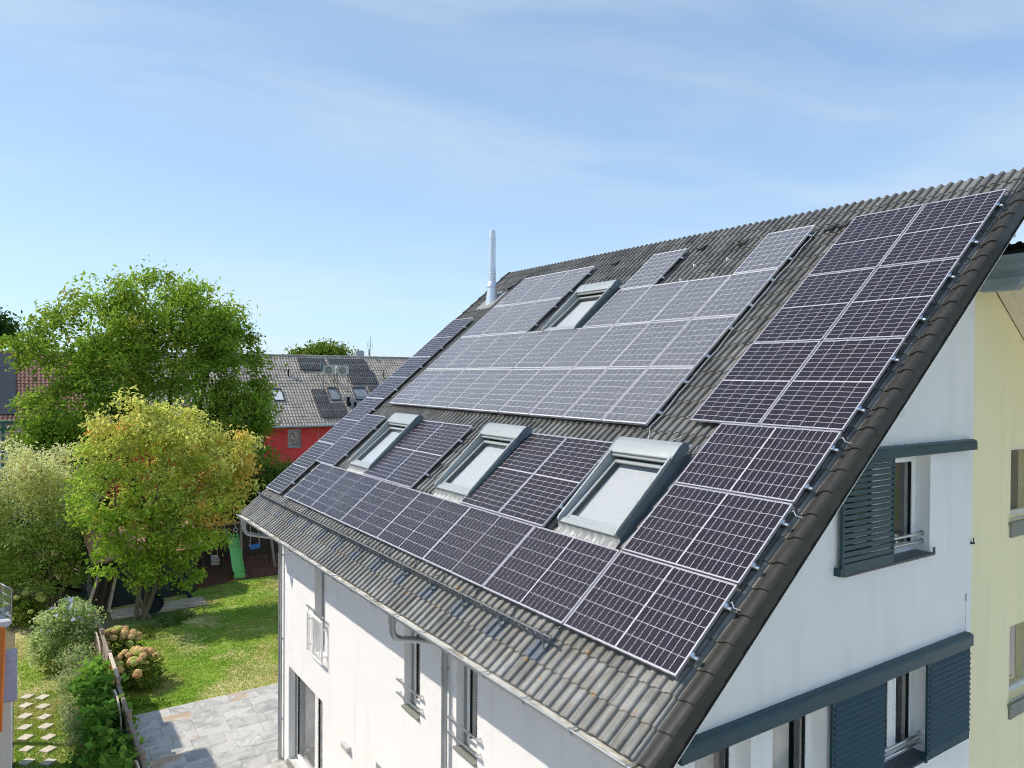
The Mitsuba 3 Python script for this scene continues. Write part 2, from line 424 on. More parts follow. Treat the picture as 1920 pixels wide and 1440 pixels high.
mtl('pale_paving', lambda p, n, uv: C3(0.56, 0.54, 0.50) * (0.85 + 0.25 * fbm(p.x * 1.5, p.y * 1.5, 0.0, 4)), 0.9, 0.2)
sheet('street', sbox(-4.5, -30, 40, -0.2), -0.008, 'pale_paving', 'pale paved street in front of the white gable')
sheet('side_path', sbox(-2.86, -0.2, XW0, 8.99), -0.008, 'pale_paving', 'pale paved path along the white house wall')

# grass blades: what nobody could count
def blades(n, inside, hmin, hmax, seed, name, label):
    r = np.random.default_rng(seed)
    x, y = inside(r, n)
    h = r.uniform(hmin, hmax, len(x)); a = r.uniform(0, 6.283, len(x)); w = r.uniform(0.006, 0.012, len(x))
    lean = r.normal(0, 0.45, (len(x), 2)) * h[:, None]
    b0 = np.stack([x - np.cos(a) * w, y - np.sin(a) * w, x * 0], 1); b1 = np.stack([x + np.cos(a) * w, y + np.sin(a) * w, x * 0], 1)
    tip = np.stack([x + lean[:, 0], y + lean[:, 1], h], 1)
    v = np.stack([b0, b1, tip], 1).reshape(-1, 3)
    d = meshkit.fbm(np.stack([x * 0.75 + 4.2, y * 0.75, x * 0], 1), 4, 1)
    dry = np.clip((d - 0.42) / 0.25, 0, 1) * r.uniform(0.2, 1, len(x))
    c = np.array([0.30, 0.48, 0.07])[None] * r.uniform(0.6, 1.35, (len(x), 1))
    c = c * (1 - dry[:, None]) + np.array([0.58, 0.48, 0.19])[None] * dry[:, None]
    labels[name] = {'label': label, 'category': 'grass', 'kind': 'stuff'}
    scene[name] = P((v, np.arange(len(v)).reshape(-1, 3)), 'leaf_matt', color=np.repeat(c, 3, 0))


def on_lawn(r, n):
    x, y = r.uniform(-2.8, 5.6, n), r.uniform(18.08, 30.5, n)
    k = ~((x < 0.9) & (y > 25.2)) & (y < 29.6 + 0.25 * (x + 0.5)) & ((x < 0.3) | (y > 18.0))
    den = meshkit.fbm(np.stack([x * 1.3, y * 1.3, x * 0], 1), 3, 4)
    k &= r.random(n) < 0.35 + 1.3 * np.clip(den - 0.3, 0, 1)
    return x[k], y[k]


def on_strip(r, n):
    x, y = r.uniform(-5.2, -3.4, n), r.uniform(11, 27, n)
    k = r.random(n) < np.where(y < 21.2, 1.0, 0.35)
    return x[k], y[k]


blades(120000, on_lawn, 0.035, 0.085, 3, 'grass', 'grass blades of the sunny lawn behind the white house')
blades(50000, on_strip, 0.03, 0.07, 4, 'grass_strip', 'grass between the stepping stones beside the orange house')

# stepping stones
SP = [(-4.89, 21.09), (-4.51, 20.80), (-4.93, 20.42), (-4.52, 20.08), (-4.95, 19.64), (-4.50, 19.29), (-4.96, 18.87), (-4.49, 18.63), (-4.95, 18.20), (-4.44, 17.89), (-4.93, 17.47), (-4.48, 17.15), (-4.94, 16.73), (-4.50, 16.42)]
ORD = ['nearest', 'second', 'third', 'fourth', 'fifth', 'sixth', 'farthest']
for i, (x, y) in enumerate(SP):
    k = thing('stepping_stone', f'pale square stepping stone in the grass, {ORD[6 - i // 2]} of the {"row beside the orange house" if i % 2 == 0 else "row beside the hedge"}', 'stepping stone', 'stepping stones in the grass strip')
    w = 0.135 * rng.uniform(0.92, 1.08)
    put(k, '', P(xf(cb(-w, w, -w, w, -0.02, 0.055, 0.008), mat(x, y, 0, rz=0.75 + rng.normal(0, 0.06))), 'step_stone'))

# ------------------------------------------------------------------ the white house
XW, YG, YF, XB, TH = 0.38, 0.40, 13.60, 6.66, 0.36
WH = thing('white_house', 'white rendered house with a steep dark tiled roof covered in solar panels', 'house')


def under(x, h=-0.42):                       # height of the roof's underside above x
    t = (x + h * SA) / CA
    return HZ + t * SA + h * CA


# windows of the eave wall: y0, y1, z0, z1
EAVE = {'balcony': (10.50, 11.18, 3.42, 5.62), 'w2': (6.00, 6.60, 3.95, 5.62), 'w3': (4.19, 4.80, 4.00, 5.62), 'door': (10.64, 13.04, 0.20, 2.49), 'low': (6.55, 7.78, 1.00, 2.45)}
poly = sbox(YG + TH, 0, YF, 5.75)
for y0, y1, z0, z1 in EAVE.values():
    poly = poly.difference(sbox(y0, z0, y1, z1))
eave_wall = yz(extr(poly, TH), XW)
GAB = {'g1': (3.30, 5.43, 7.19, 8.57), 'A': (0.72, 1.62, 3.55, 5.62), 'B': (2.00, 3.03, 3.55, 5.62), 'C': (4.28, 5.44, 4.36, 5.64)}
poly = Polygon([(XW, 0), (XB, 0), (XB, under(XB)), (XW, under(XW))])
for x0, x1, z0, z1 in GAB.values():
    poly = poly.difference(sbox(x0, z0, x1, z1))
gable = xz(extr(poly, TH), YG)
far_gable = xz(extr(Polygon([(XW + TH, 0), (XB, 0), (XB, under(XB)), (XW + TH, under(XW + TH))]), TH), YF - TH)
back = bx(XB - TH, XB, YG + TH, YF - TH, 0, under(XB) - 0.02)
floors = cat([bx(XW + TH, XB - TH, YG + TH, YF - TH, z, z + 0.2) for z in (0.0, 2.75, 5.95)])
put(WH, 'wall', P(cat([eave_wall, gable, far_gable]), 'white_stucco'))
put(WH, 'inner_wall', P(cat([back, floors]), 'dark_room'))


def eave_window(name, y0, y1, z0, z1, mull=(), sill=True, rec=0.17, w=0.065):
    k = put(WH, name, P(cat([cb(XW + rec, XW + rec + 0.07, y0, y0 + w, z0, z1), cb(XW + rec, XW + rec + 0.07, y1 - w, y1, z0, z1),
                             cb(XW + rec, XW + rec + 0.07, y0 + w, y1 - w, z0, z0 + w), cb(XW + rec, XW + rec + 0.07, y0 + w, y1 - w, z1 - w, z1)]
                            + [cb(XW + rec - 0.012, XW + rec + 0.06, m - 0.055, m + 0.055, z0 + w, z1 - w) for m in mull]), 'white_paint'))
    e = [y0 + w] + [q for m in mull for q in (m - 0.055, m + 0.055)] + [y1 - w]
    for i in range(0, len(e), 2):
        a, b, c, d, g = e[i], e[i + 1], z0 + w, z1 - w, 0.055
        put(k, 'sash', P(cat([cb(XW + rec - 0.012, XW + rec + 0.05, a + .004, a + g, c, d), cb(XW + rec - 0.012, XW + rec + 0.05, b - g, b - .004, c, d),
                              cb(XW + rec - 0.012, XW + rec + 0.05, a + g, b - g, c, c + g), cb(XW + rec - 0.012, XW + rec + 0.05, a + g, b - g, d - g, d)]), 'white_paint'))
        put(k, 'seal', P(cat([bx(XW + rec + .002, XW + rec + .04, a + g, a + g + .012, c + g, d - g), bx(XW + rec + .002, XW + rec + .04, b - g - .012, b - g, c + g, d - g)]), 'black_plastic'))
        x = XW + rec + 0.02
        put(k, 'pane', P((np.array([[x, a + g, c + g], [x, b - g, c + g], [x, b - g, d - g], [x, a + g, d - g]]), np.array([[0, 2, 1], [0, 3, 2]])), 'glass'))
    put(k, 'curtain', P(bx(XW + 0.45, XW + 0.46, y0 - 0.1, y1 + 0.1 if len(mull) == 0 else y0 + .5, z0, z1 + 0.05), 'curtain'))
    for a in (y0 + .001, y1 - .03):
        put(k, 'guide_rail', P(cb(XW + rec - 0.04, XW + rec, a, a + .029, z0 + .02, z1 - .01, .003), 'window_metal'))
    if sill:
        put(k, 'sill', P(cb(XW - 0.045, XW + rec, y0 + .002, y1 + .03, z0 - 0.035, z0 + .004, .004), 'granite'))
    return k


def rails_eave(k, y0, y1, zs):
    for z in zs:
        put(k, 'bar', P(cat([tube([[XW - .085, y0 - .12, z], [XW - .085, y1 + .12, z]], .019, 10), lathe_at([XW - .085, y1 + .10, z]), lathe_at([XW - .085, y0 - .10, z])]), 'steel', 40))


def lathe_at(p):                               # bracket from the wall to a rail
    return tube([[XW, p[1], p[2] - .012], [XW - .085, p[1], p[2] - .012]], .013, 8)


k = eave_window('french_window', *EAVE['balcony'], sill=False, rec=0.2)
y0, y1 = 10.38, 11.36
g = put(k, 'railing', P(cat([cb(XW - .13, XW - .09, y0, y0 + .04, 3.40, 4.34, .003), cb(XW - .13, XW - .09, y1 - .04, y1, 3.40, 4.34, .003), cb(XW - .13, XW - .09, y0 + .04, y1 - .04, 4.28, 4.33, .003),
                             cb(XW - .13, XW - .09, y0 + .04, y1 - .04, 3.40, 3.44, .003)]
                            + [cb(XW - .118, XW - .102, y0 + .04 + j * .1125 - .006, y0 + .04 + j * .1125 + .006, 3.44, 4.28, .002) for j in range(1, 8)]
                            + [bx(XW - .09, XW, y, y + .05, z, z + .03) for y in (y0, y1 - .05) for z in (3.55, 4.12)]), 'white_paint'))
scene[f'{k}__handrail'] = P(cat([tube([[XW - .11, y0 - .03, 4.43], [XW - .11, y1 + .03, 4.43]], .021, 12), tube([[XW - .11, y0 + .1, 4.33], [XW - .11, y0 + .1, 4.42]], .008, 6), tube([[XW - .11, y1 - .1, 4.33], [XW - .11, y1 - .1, 4.42]], .008, 6)]), 'steel', 40)
for w in ('w2', 'w3'):
    k = eave_window('window', *EAVE[w])
    y0, y1, z0, z1 = EAVE[w]
    rails_eave(k, y0, y1, (z0 + 0.20, z0 + 0.43))
k = eave_window('patio_door', *EAVE['door'], mull=(11.55,), rec=0.19, sill=False)
put(k, 'sill', P(cb(XW - 0.05, XW + .19, 10.60, 13.08, 0.06, 0.20, .006), 'granite'))
eave_window('window', *EAVE['low'])

WL = thing('wall_lamp', 'small square grey lamp box on the sunny white wall', 'lamp')
put(WL, 'body', P(cat([cb(XW - .1, XW, 8.995, 9.31, 2.11, 2.203, .004)]), 'lamp_body'))


def gable_window(name, x0, x1, z0, z1, mull=(), rec=0.20, w=0.07, room=True):
    y = YG + rec
    k = put(WH, name, P(cat([cb(x0, x0 + w, y, y + .07, z0, z1), cb(x1 - w, x1, y, y + .07, z0, z1), cb(x0 + w, x1 - w, y, y + .07, z0, z0 + w), cb(x0 + w, x1 - w, y, y + .07, z1 - w, z1)]
                            + [cb(m - .05, m + .05, y - .01, y + .06, z0 + w, z1 - w) for m in mull]), 'white_paint'))
    e = [x0 + w] + [q for m in mull for q in (m - 0.05, m + 0.05)] + [x1 - w]
    for i in range(0, len(e), 2):
        a, b, c, d, g = e[i], e[i + 1], z0 + w, z1 - w, 0.055
        put(k, 'sash', P(cat([cb(a + .004, a + g, y - .015, y + .05, c, d), cb(b - g, b - .004, y - .015, y + .05, c, d), cb(a + g, b - g, y - .015, y + .05, c, c + g), cb(a + g, b - g, y - .015, y + .05, d - g, d)]), 'white_paint'))
        put(k, 'seal', P(cat([bx(a + g, a + g + .014, y, y + .04, c + g, d - g), bx(b - g - .014, b - g, y, y + .04, c + g, d - g)]), 'black_plastic'))
        put(k, 'pane', P((np.array([[a + g, y + .02, c + g], [b - g, y + .02, c + g], [b - g, y + .02, d - g], [a + g, y + .02, d - g]]), np.array([[0, 1, 2], [0, 2, 3]])), 'glass'))
    cx = [x1 - 0.16, x1 - .36]
    n = 20
    xs = np.linspace(cx[1], cx[0] + .1, n)
    v = np.array([[x, YG + .5 + .025 * math.sin(j * 1.9), z] for j, x in enumerate(xs) for z in (z0, z1)])
    f = [q for j in range(n - 1) for q in ([2 * j, 2 * j + 2, 2 * j + 3], [2 * j, 2 * j + 3, 2 * j + 1])]
    put(k, 'curtain', P((v, np.array(f)), 'curtain', True))
    return k


for n_, gw in (('g1', (4.4,)), ('A', ()), ('B', ()), ('C', (4.85,))):
    x0, x1, z0, z1 = GAB[n_]
    k = gable_window('gable_window', x0, x1, z0, z1, gw)
    if n_ in ('g1', 'C'):
        put(k, 'sill', P(cat([cb(x0 - .02, x1 + .03, YG - .07, YG + .2, z0 - .03, z0 + .003, .004), cb(x1 - .02, x1 + .03, YG - .07, YG - .055, z0, z0 + .08, .003)]), 'anthracite_sill'))
        for z in (z0 + .14, z0 + .25):
            put(k, 'bar', P(cat([tube([[x0, YG + .1, z], [x1 - .02, YG + .1, z]], .021, 12), tube([[x1 - .02, YG + .1, z], [x1, YG + .1, z]], .036, 14)]), 'steel', 40))
# sliding shutters and their tracks
def track(x0, x1, z0, z1):
    pr = Polygon([(0, z0), (.12, z0), (.12, z1 - .05), (.105, z1 - .015), (.07, z1), (0, z1)])
    m = extr(pr, x1 - x0)
    v = m[0]
    put(WH, 'shutter_track', P((np.stack([x0 + v[:, 2], YG - v[:, 0], v[:, 1]], 1), m[1]), 'anthracite'))


track(3.15, 6.53, 8.575, 8.725)
track(0.40, 6.49, 5.705, 5.885)


def shutter(x0, x1, z0, z1, gap):
    y = YG - .065
    k = put(WH, 'sliding_shutter', P(cat([cb(x0, x0 + .045, y - .02, y + .02, z0, z1), cb(x1 - .03, x1, y - .02, y + .02, z0, z1), cb(x0 + .045, x1 - .03, y - .02, y + .02, z0, z0 + .13), cb(x0 + .045, x1 - .03, y - .02, y + .02, z1 - .05, z1)]), 'anthracite'))
    n = 16
    p = (z1 - z0 - .18) / n
    h = p * (1 - gap)
    w2 = (x1 - x0) / 2
    if gap > .15:
        sl = P(cb(-w2 + .03, w2 - .02, -.014, .014, -h / 2, h / 2, .004), 'anthracite')
    else:
        sl = P(hull([[sx, yy, zz] for sx in (-w2 + .03, w2 - .02) for yy, zz in ((-.042, -h / 2), (-.042, -h / 2 + .010), (.006, h / 2), (.014, h / 2 - .004), (-.014, -h / 2 - .004))]), 'anthracite')
    for i in range(n):
        put(k, 'slat', sl, mat((x0 + x1) / 2, y, z0 + .13 + p * (i + .5)))
    put(k, 'foot_guide', P(cat([cb(x0 - .05, x0 - .01, y - .03, YG, z0 - .01, z0 + .09, .003)]), 'anthracite'))


shutter(3.20, 4.37, 7.20, 8.575, 0.22)
shutter(3.04, 4.20, 4.33, 5.705, 0.10)
shutter(5.28, 6.47, 4.33, 5.705, 0.10)
put(WH, 'wall_hook', P(cat([cb(6.60, 6.65, YG - .05, YG, 7.16, 7.19, .003), tube([[6.625, YG - .04, 7.17], [6.625, YG - .04, 7.26]], .008, 6)]), 'anthracite'))
put(WH, 'wall_stain', P(cat([cb(6.47, 6.52, YG - .006, YG, 6.33, 6.44, .002), bx(6.485, 6.492, YG - .0025, YG, 5.9, 6.33)]), 'window_metal'))
for x, z in ((.54, 6.32), (3.97, 9.12), (6.99, 11.70)):
    put(WH, 'purlin_end', P(cb(x - .09, x + .09, .04, YG if x < 6.7 else 1.0, z, under(x) + .05, .005), 'pale_wood_paint'))

# roof body, tiles
TT0, TP, UP = -0.83, 0.342, 0.30
slab = extr(sbox(TT0 + .06, -0.20, 9.40, 13.96), .22)
RM = np.eye(4)
RM[:3, 0], RM[:3, 1], RM[:3, 2], RM[:3, 3] = [CA, 0, SA], [0, 1.0, 0], [-SA, 0, CA], roof(0, 0, 0)
RF = put(WH, 'roof', P(xf((slab[0] + [0, 0, -.40], slab[1]), RM), 'roof_felt'))
put(RF, 'soffit', P(xf(cat([bx(TT0 + .07, 9.39, -.19, YG - .003, -.425, -.402), bx(TT0 + .07, 1.1, YG + .0, YF, -.425, -.402), bx(TT0 + .05, TT0 + .06, -.19, 13.95, -.42, -.20)]), RM), 'soffit'))

# one double-roll tile: x = along the eave (u), y = up the slope, z = height
ROLL = np.array([[-.048, -.005], [-.041, .004], [-.034, .022], [-.018, .034], [0, .037], [.018, .034], [.034, .022], [.041, .004], [.048, -.001]])


def roll(x):
    d = ((np.asarray(x, float) - .07 + .075) % .15) - .075
    return np.interp(d, ROLL[:, 0], ROLL[:, 1], left=0, right=0)


def tile(x0=0.0, x1=UP - 0.004, L=0.385):
    base = np.array([x0] + [c + d for c in (.07, .22) for d in ROLL[:, 0] if x0 < c + d < x1] + [x1])
    n = len(base) - 1
    v, f = [], []
    zl, zh = 0.024, 0.0
    for x in base:
        h = float(roll(x))
        v += [[x, 0.0, zl + h - 0.030], [x, 0.002, zl + h], [x, L, zh + h]]
    for i in range(n):
        a, b = 3 * i, 3 * (i + 1)
        for r in range(2):
            f += [[a + r, b + r, b + r + 1], [a + r, b + r + 1, a + r + 1]]
    e = 3 * n
    v += [[x1, 0, zl - .022], [x1, L, zh - .022], [x0, 0, zl - .022], [x0, L, zh - .022]]
    q = len(v) - 4
    f += [[e + 1, q, q + 1], [e + 1, q + 1, e + 2], [1, 2, q + 3], [1, q + 3, q + 2]]
    return np.array(v), np.array(f)


def mirror(m):
    return m[0] * [-1, 1, 1], m[1][:, ::-1]


TILE = mirror(tile())
HT = -0.145


def tile_m(u, t, dh=0.0):
    return roofm(u, t, HT + dh)


SKY = [(1.93, 3.12, 1.30, 2.90), (5.50, 6.68, 1.30, 2.90), (9.58, 10.76, 1.30, 2.90), (7.20, 8.38, 5.93, 7.56)]   # roof windows
MONO_L, MONO_W, GP = 1.722, 1.134, 0.020
covered = [(0, 12.17, 0, 1.134), (0, 1.72, 1.15, 3.44), (0, 2.29, 3.46, 8.67), (3.33, 5.6, 1.17, 2.85), (7.46, 9.7, 1.17, 2.85), (11.44, 13.72, 1.12, 2.84), (12.6, 13.72, 0, 6.9), (3.04, 12.08, 3.31, 5.97), (3.04, 7.05, 5.97, 7.3), (9.06, 12.08, 5.97, 8.65), (3.04, 4.04, 7.3, 8.65), (6.08, 7.1, 7.3, 8.65)]
tiles = []
for r in range(30):
    for c in range(46):
        u, t = -0.02 + UP * c, TT0 + TP * r
        if any(a + .06 < u + .15 < b + .02 and d - .12 < t + .17 < e + .02 for a, b, d, e in SKY):
            continue
        vis = not any(a + .1 < u + .15 < b - .1 and d + .1 < t + .17 < e - .1 for a, b, d, e in covered)
        tiles.append((0 if vis else 1, float(np.linalg.norm(roof(u, t, 0) - CAM)), u, t))
tiles.sort()
gt = P(TILE, 'roof_tile', 38)
gn = P(TILE, 'new_metal_tile', 38)
far = []
for i, (hid, d, u, t) in enumerate(tiles):
    c, r = round((u + .02) / UP), round((t - TT0) / TP)
    new = r == 1 and c % 3 == 0 and c >= 6
    m = tile_m(u + rng.normal(0, .0012), t + rng.normal(0, .003), rng.normal(0, .0012))
    rz = rng.normal(0, .004)
    m[:3, 0], m[:3, 1] = m[:3, 0] * math.cos(rz) + m[:3, 1] * math.sin(rz), m[:3, 1] * math.cos(rz) - m[:3, 0] * math.sin(rz)
    if new:
        put(RF, 'metal_tile', gn, m)
    elif i < 300:
        put(RF, 'tile', gt, m)
    else:
        far.append(xf(TILE, m))
put(RF, 'tile_field', P(cat(far), 'roof_tile', 38), kind='stuff')


def verge(sg):                                 # verge tile with a side flap; sg -1 = near gable
    n, L = 12, 0.385
    xs = np.linspace(0, .20, n + 1)
    v, f = [], []
    for x in xs:
        h = 0.044 * math.sin(math.pi * .86 * max(0, x - .045) / .155) ** .8 if x > .045 else 0.0
        v += [[sg * x, 0, .030 + h - .028], [sg * x, .004, .030 + h], [sg * x, L, .006 + h]]
    v += [[sg * .20, .0, -.105], [sg * .20, .004, -.11], [sg * .20, L, -.13]]
    for i in range(n + 1):
        a, b = 3 * i, 3 * (i + 1)
        for r in range(2):
            f += [[a + r, b + r, b + r + 1], [a + r, b + r + 1, a + r + 1]]
    q = len(v)
    v += [[sg * .185, 0, .030], [sg * .185, 0, -.105]]
    f += [[3 * n, q, q + 1], [3 * n, q + 1, 3 * n + 3]]
    f = np.array(f)
    return np.array(v), f if sg > 0 else f[:, ::-1]


vn, vf = P(mirror(verge(-1)), 'verge_tile', 40), P(mirror(verge(1)), 'verge_tile', 40)
for r in range(30):
    put(RF, 'verge_tile', vn, tile_m(-0.075 + rng.normal(0, .002), TT0 + TP * r + rng.normal(0, .003), rng.normal(0, .002)))
for r in range(30):
    put(RF, 'verge_tile', vf, tile_m(13.76 + rng.normal(0, .002), TT0 + TP * r, 0))
put(RF, 'verge_strip', P(cat([xf(mirror(tile(0.0, .062)), tile_m(-.082, TT0 + TP * r)) for r in range(30)]), 'roof_tile', 50), kind='stuff')
# vent tiles with hoods near the top, small tile hooks
hood = P(hull([[-.09, 0, 0], [.09, 0, 0], [-.075, .02, .06], [.075, .02, .06], [-.05, .26, .012], [.05, .26, .012]]), 'verge_tile')
for u, t in ((2.75, 8.47), (5.75, 8.62), (8.45, 8.66), (9.6, 8.72), (11.9, 8.68), (2.5, 8.5), (4.62, 8.52), (12.6, 8.35)):
    put(RF, 'vent_hood', hood, tile_m(u, t, .03))
knob = P(hull([[.035 * math.cos(a) * c, .035 * math.sin(a) * c, .06 * s] for a in np.arange(8) * math.pi / 4 for c, s in ((1, 0), (.95, .4), (.6, .85), (.1, 1))]), 'rope_white', 60)
for u, t in ((4.62, 8.02), (5.42, 7.98), (4.62, 7.5), (5.42, 7.47)):
    put(RF, 'cable_cap', knob, tile_m(u, t, .05))

# gutter and downpipes
GX, GZ, GR = -0.575, 6.155, 0.078
a = np.linspace(math.pi * 1.02, math.pi * 1.98, 11)
prof = [(GX + GR * math.cos(q), GZ + GR * math.sin(q)) for q in a]


def channel(pr, y0, y1, n=2):
    v = np.array([[x, y, z] for y in np.linspace(y0, y1, n) for x, z in pr])
    m = len(pr)
    f = [q for i in range(n - 1) for j in range(m - 1) for q in ([i * m + j, i * m + j + 1, (i + 1) * m + j + 1], [i * m + j, (i + 1) * m + j + 1, (i + 1) * m + j])]
    return v, np.array(f)


inn = [(GX + (GR - .004) * math.cos(q), GZ + (GR - .004) * math.sin(q)) for q in a]
endc = [hull([[x, y + d, z] for x, z in prof for d in (0, .003)]) for y in (-.27, 13.93)]
GT = put(WH, 'gutter', P(cat([channel(prof, -.27, 13.93), channel(inn[::-1], -.27, 13.93), tube([[GX - GR, -.27, GZ + .004], [GX - GR, 13.93, GZ + .004]], .011, 10)] + endc), 'zinc', 40))
sv, sf = [], []
ys = np.linspace(-.25, 13.9, 190)
xs = np.linspace(GX - GR * .86, GX + GR * .86, 6)
for y in ys:
    for x in xs:
        sv.append([x, y, GZ - .034 + .02 * meshkit.fbm(np.array([x * 30, y * 6, 0.0]), 3, 2) + .012 * abs(x - GX) / GR])
for i in range(len(ys) - 1):
    for j in range(5):
        q = i * 6 + j
        sf += [[q, q + 1, q + 7], [q, q + 7, q + 6]]
put(GT, 'silt', P((np.array(sv), np.array(sf)), 'gutter_silt', True), kind='stuff')
brk = P(cat([bx(GX - GR - .014, GX + GR + .02, -.014, .014, GZ + .004, GZ + .010), tube([(GX + (GR + .004) * math.cos(q), 0, GZ + (GR + .004) * math.sin(q)) for q in a], .005, 5), hull([[GX - GR - .018, -.016, GZ - .02], [GX - GR - .018, .016, GZ - .02], [GX - GR + .01, -.016, GZ + .022], [GX - GR + .01, .016, GZ + .022], [GX - GR - .016, 0, GZ + .024]])]), 'zinc')
for i in range(18):
    put(GT, 'bracket', brk, mat(0, -.05 + i * .815, 0))


def downpipe(y, zb):
    r = .048
    p = [(GX, y, 6.10), (GX, y, 5.90), (GX + .015, y, 5.82), (GX + .06, y, 5.755), (GX + .13, y, 5.72), (XW - .19, y, 5.56), (XW - .12, y, 5.53), (XW - .085, y, 5.47), (XW - .08, y, 5.40), (XW - .08, y, zb)]
    k = put(WH, 'downpipe', P(cat([tube(p, r, 16), lathe_z(GX, y, 5.98, 6.10, r + .012, r + .02)]), 'zinc', 40))
    for z in (5.1, 3.0, 1.0):
        put(k, 'clip', P(cat([lathe_z(XW - .08, y, z, z + .03, r + .006, r + .006), bx(XW - .04, XW, y - .012, y + .012, z, z + .03)]), 'zinc', 40))


def lathe_z(x, y, z0, z1, r0, r1, n=16):
    v, f = lathe([(r0 - .01, z0), (r0, z0), (r1, z1), (r1 - .01, z1)], n)
    return v + [x, y, 0], f


downpipe(13.50, 0.0)
downpipe(5.03, 0.0)

# snow guard: brackets every third tile, one top rail, two lower rails, zigzag grille
SG = put(WH, 'snow_guard', P(cat([xf(cb(-13.75, -1.65, -.009, .009, .0, .022, .003), roofm(0, -.225, .045)), xf(cb(-13.75, -1.65, -.010, .010, .0, .018, .003), roofm(0, -.225, -.085))]), 'galvanised'), label='grey steel snow guard grille along the eave')
zz = []
us = np.arange(1.68, 13.75, .085)
for i in range(len(us) - 1):
    for q in (0, 1):
        zz.append(bar(roof(us[i], -.225 - .006 * q, -.075 if (i + q) % 2 else .05), roof(us[i + 1], -.225 - .006 * q, .05 if (i + q) % 2 else -.075), .010, .005))
put(SG, 'grille', P(cat(zz), 'galvanised'), kind='stuff')
bk = P(cat([bar([0, -.33, -.11], [0, -.215, .08], .022, .008), bar([0, .12, -.085], [0, -.30, -.105], .022, .006), bar([0, -.02, -.085], [0, -.19, .05], .018, .006), bar([0, -.335, -.115], [0, -.315, -.085], .05, .01)]), 'galvanised')
for i in range(14):
    put(SG, 'bracket', bk, roofm(1.83 + .906 * i, 0.0, 0))

# flue pipe
FX, FY, FZ = 6.10, 12.91, 4.871 + HZ
cn = lathe([(.102, FZ + .6), (.102, FZ + 1.815), (.110, FZ + 1.82), (.110, FZ + 1.85), (.100, FZ + 1.86), (.083, FZ + 2.075), (.070, FZ + 2.08), (.060, FZ + 1.9)], 28)
FL = put(WH, 'flue', P((cn[0] + [FX, FY, 0], cn[1]), 'flue_steel', 30), label='tall shiny steel flue pipe near the ridge')
for z in (FZ + .84, FZ + .93):
    put(FL, 'band', P((lathe([(.102, z), (.108, z + .004), (.108, z + .02), (.102, z + .024)], 28)[0] + [FX, FY, 0], lathe([(0, 0)] * 4, 28)[1]), 'flue_steel', 30))
cn = lathe([(.150, FZ + .46), (.150, FZ + .48), (.118, FZ + .60), (.102, FZ + .62)], 28)
put(FL, 'storm_collar', P((cn[0] + [FX, FY, 0], cn[1]), 'flue_steel', 30))
cn = lathe([(.215, FZ - .30), (.175, FZ + .05), (.128, FZ + .47)], 28)
put(FL, 'cone', P((cn[0] + [FX, FY, 0], cn[1]), 'flue_steel', 30))
gv, gf = [], []
for i, y in enumerate(np.linspace(-.42, .42, 15)):
    for j, x in enumerate(np.linspace(-.38, .38, 26)):
        gv.append([x, y, float(roll(x + .5)) * .9 + .012])
for i in range(14):
    for j in range(25):
        q = i * 26 + j
        gf += [[q, q + 1, q + 27], [q, q + 27, q + 26]]
put(FL, 'lead_apron', P(xf((np.array(gv), np.array(gf)), roofm(12.95, 7.86, HT + .03)), 'lead_flashing', True))

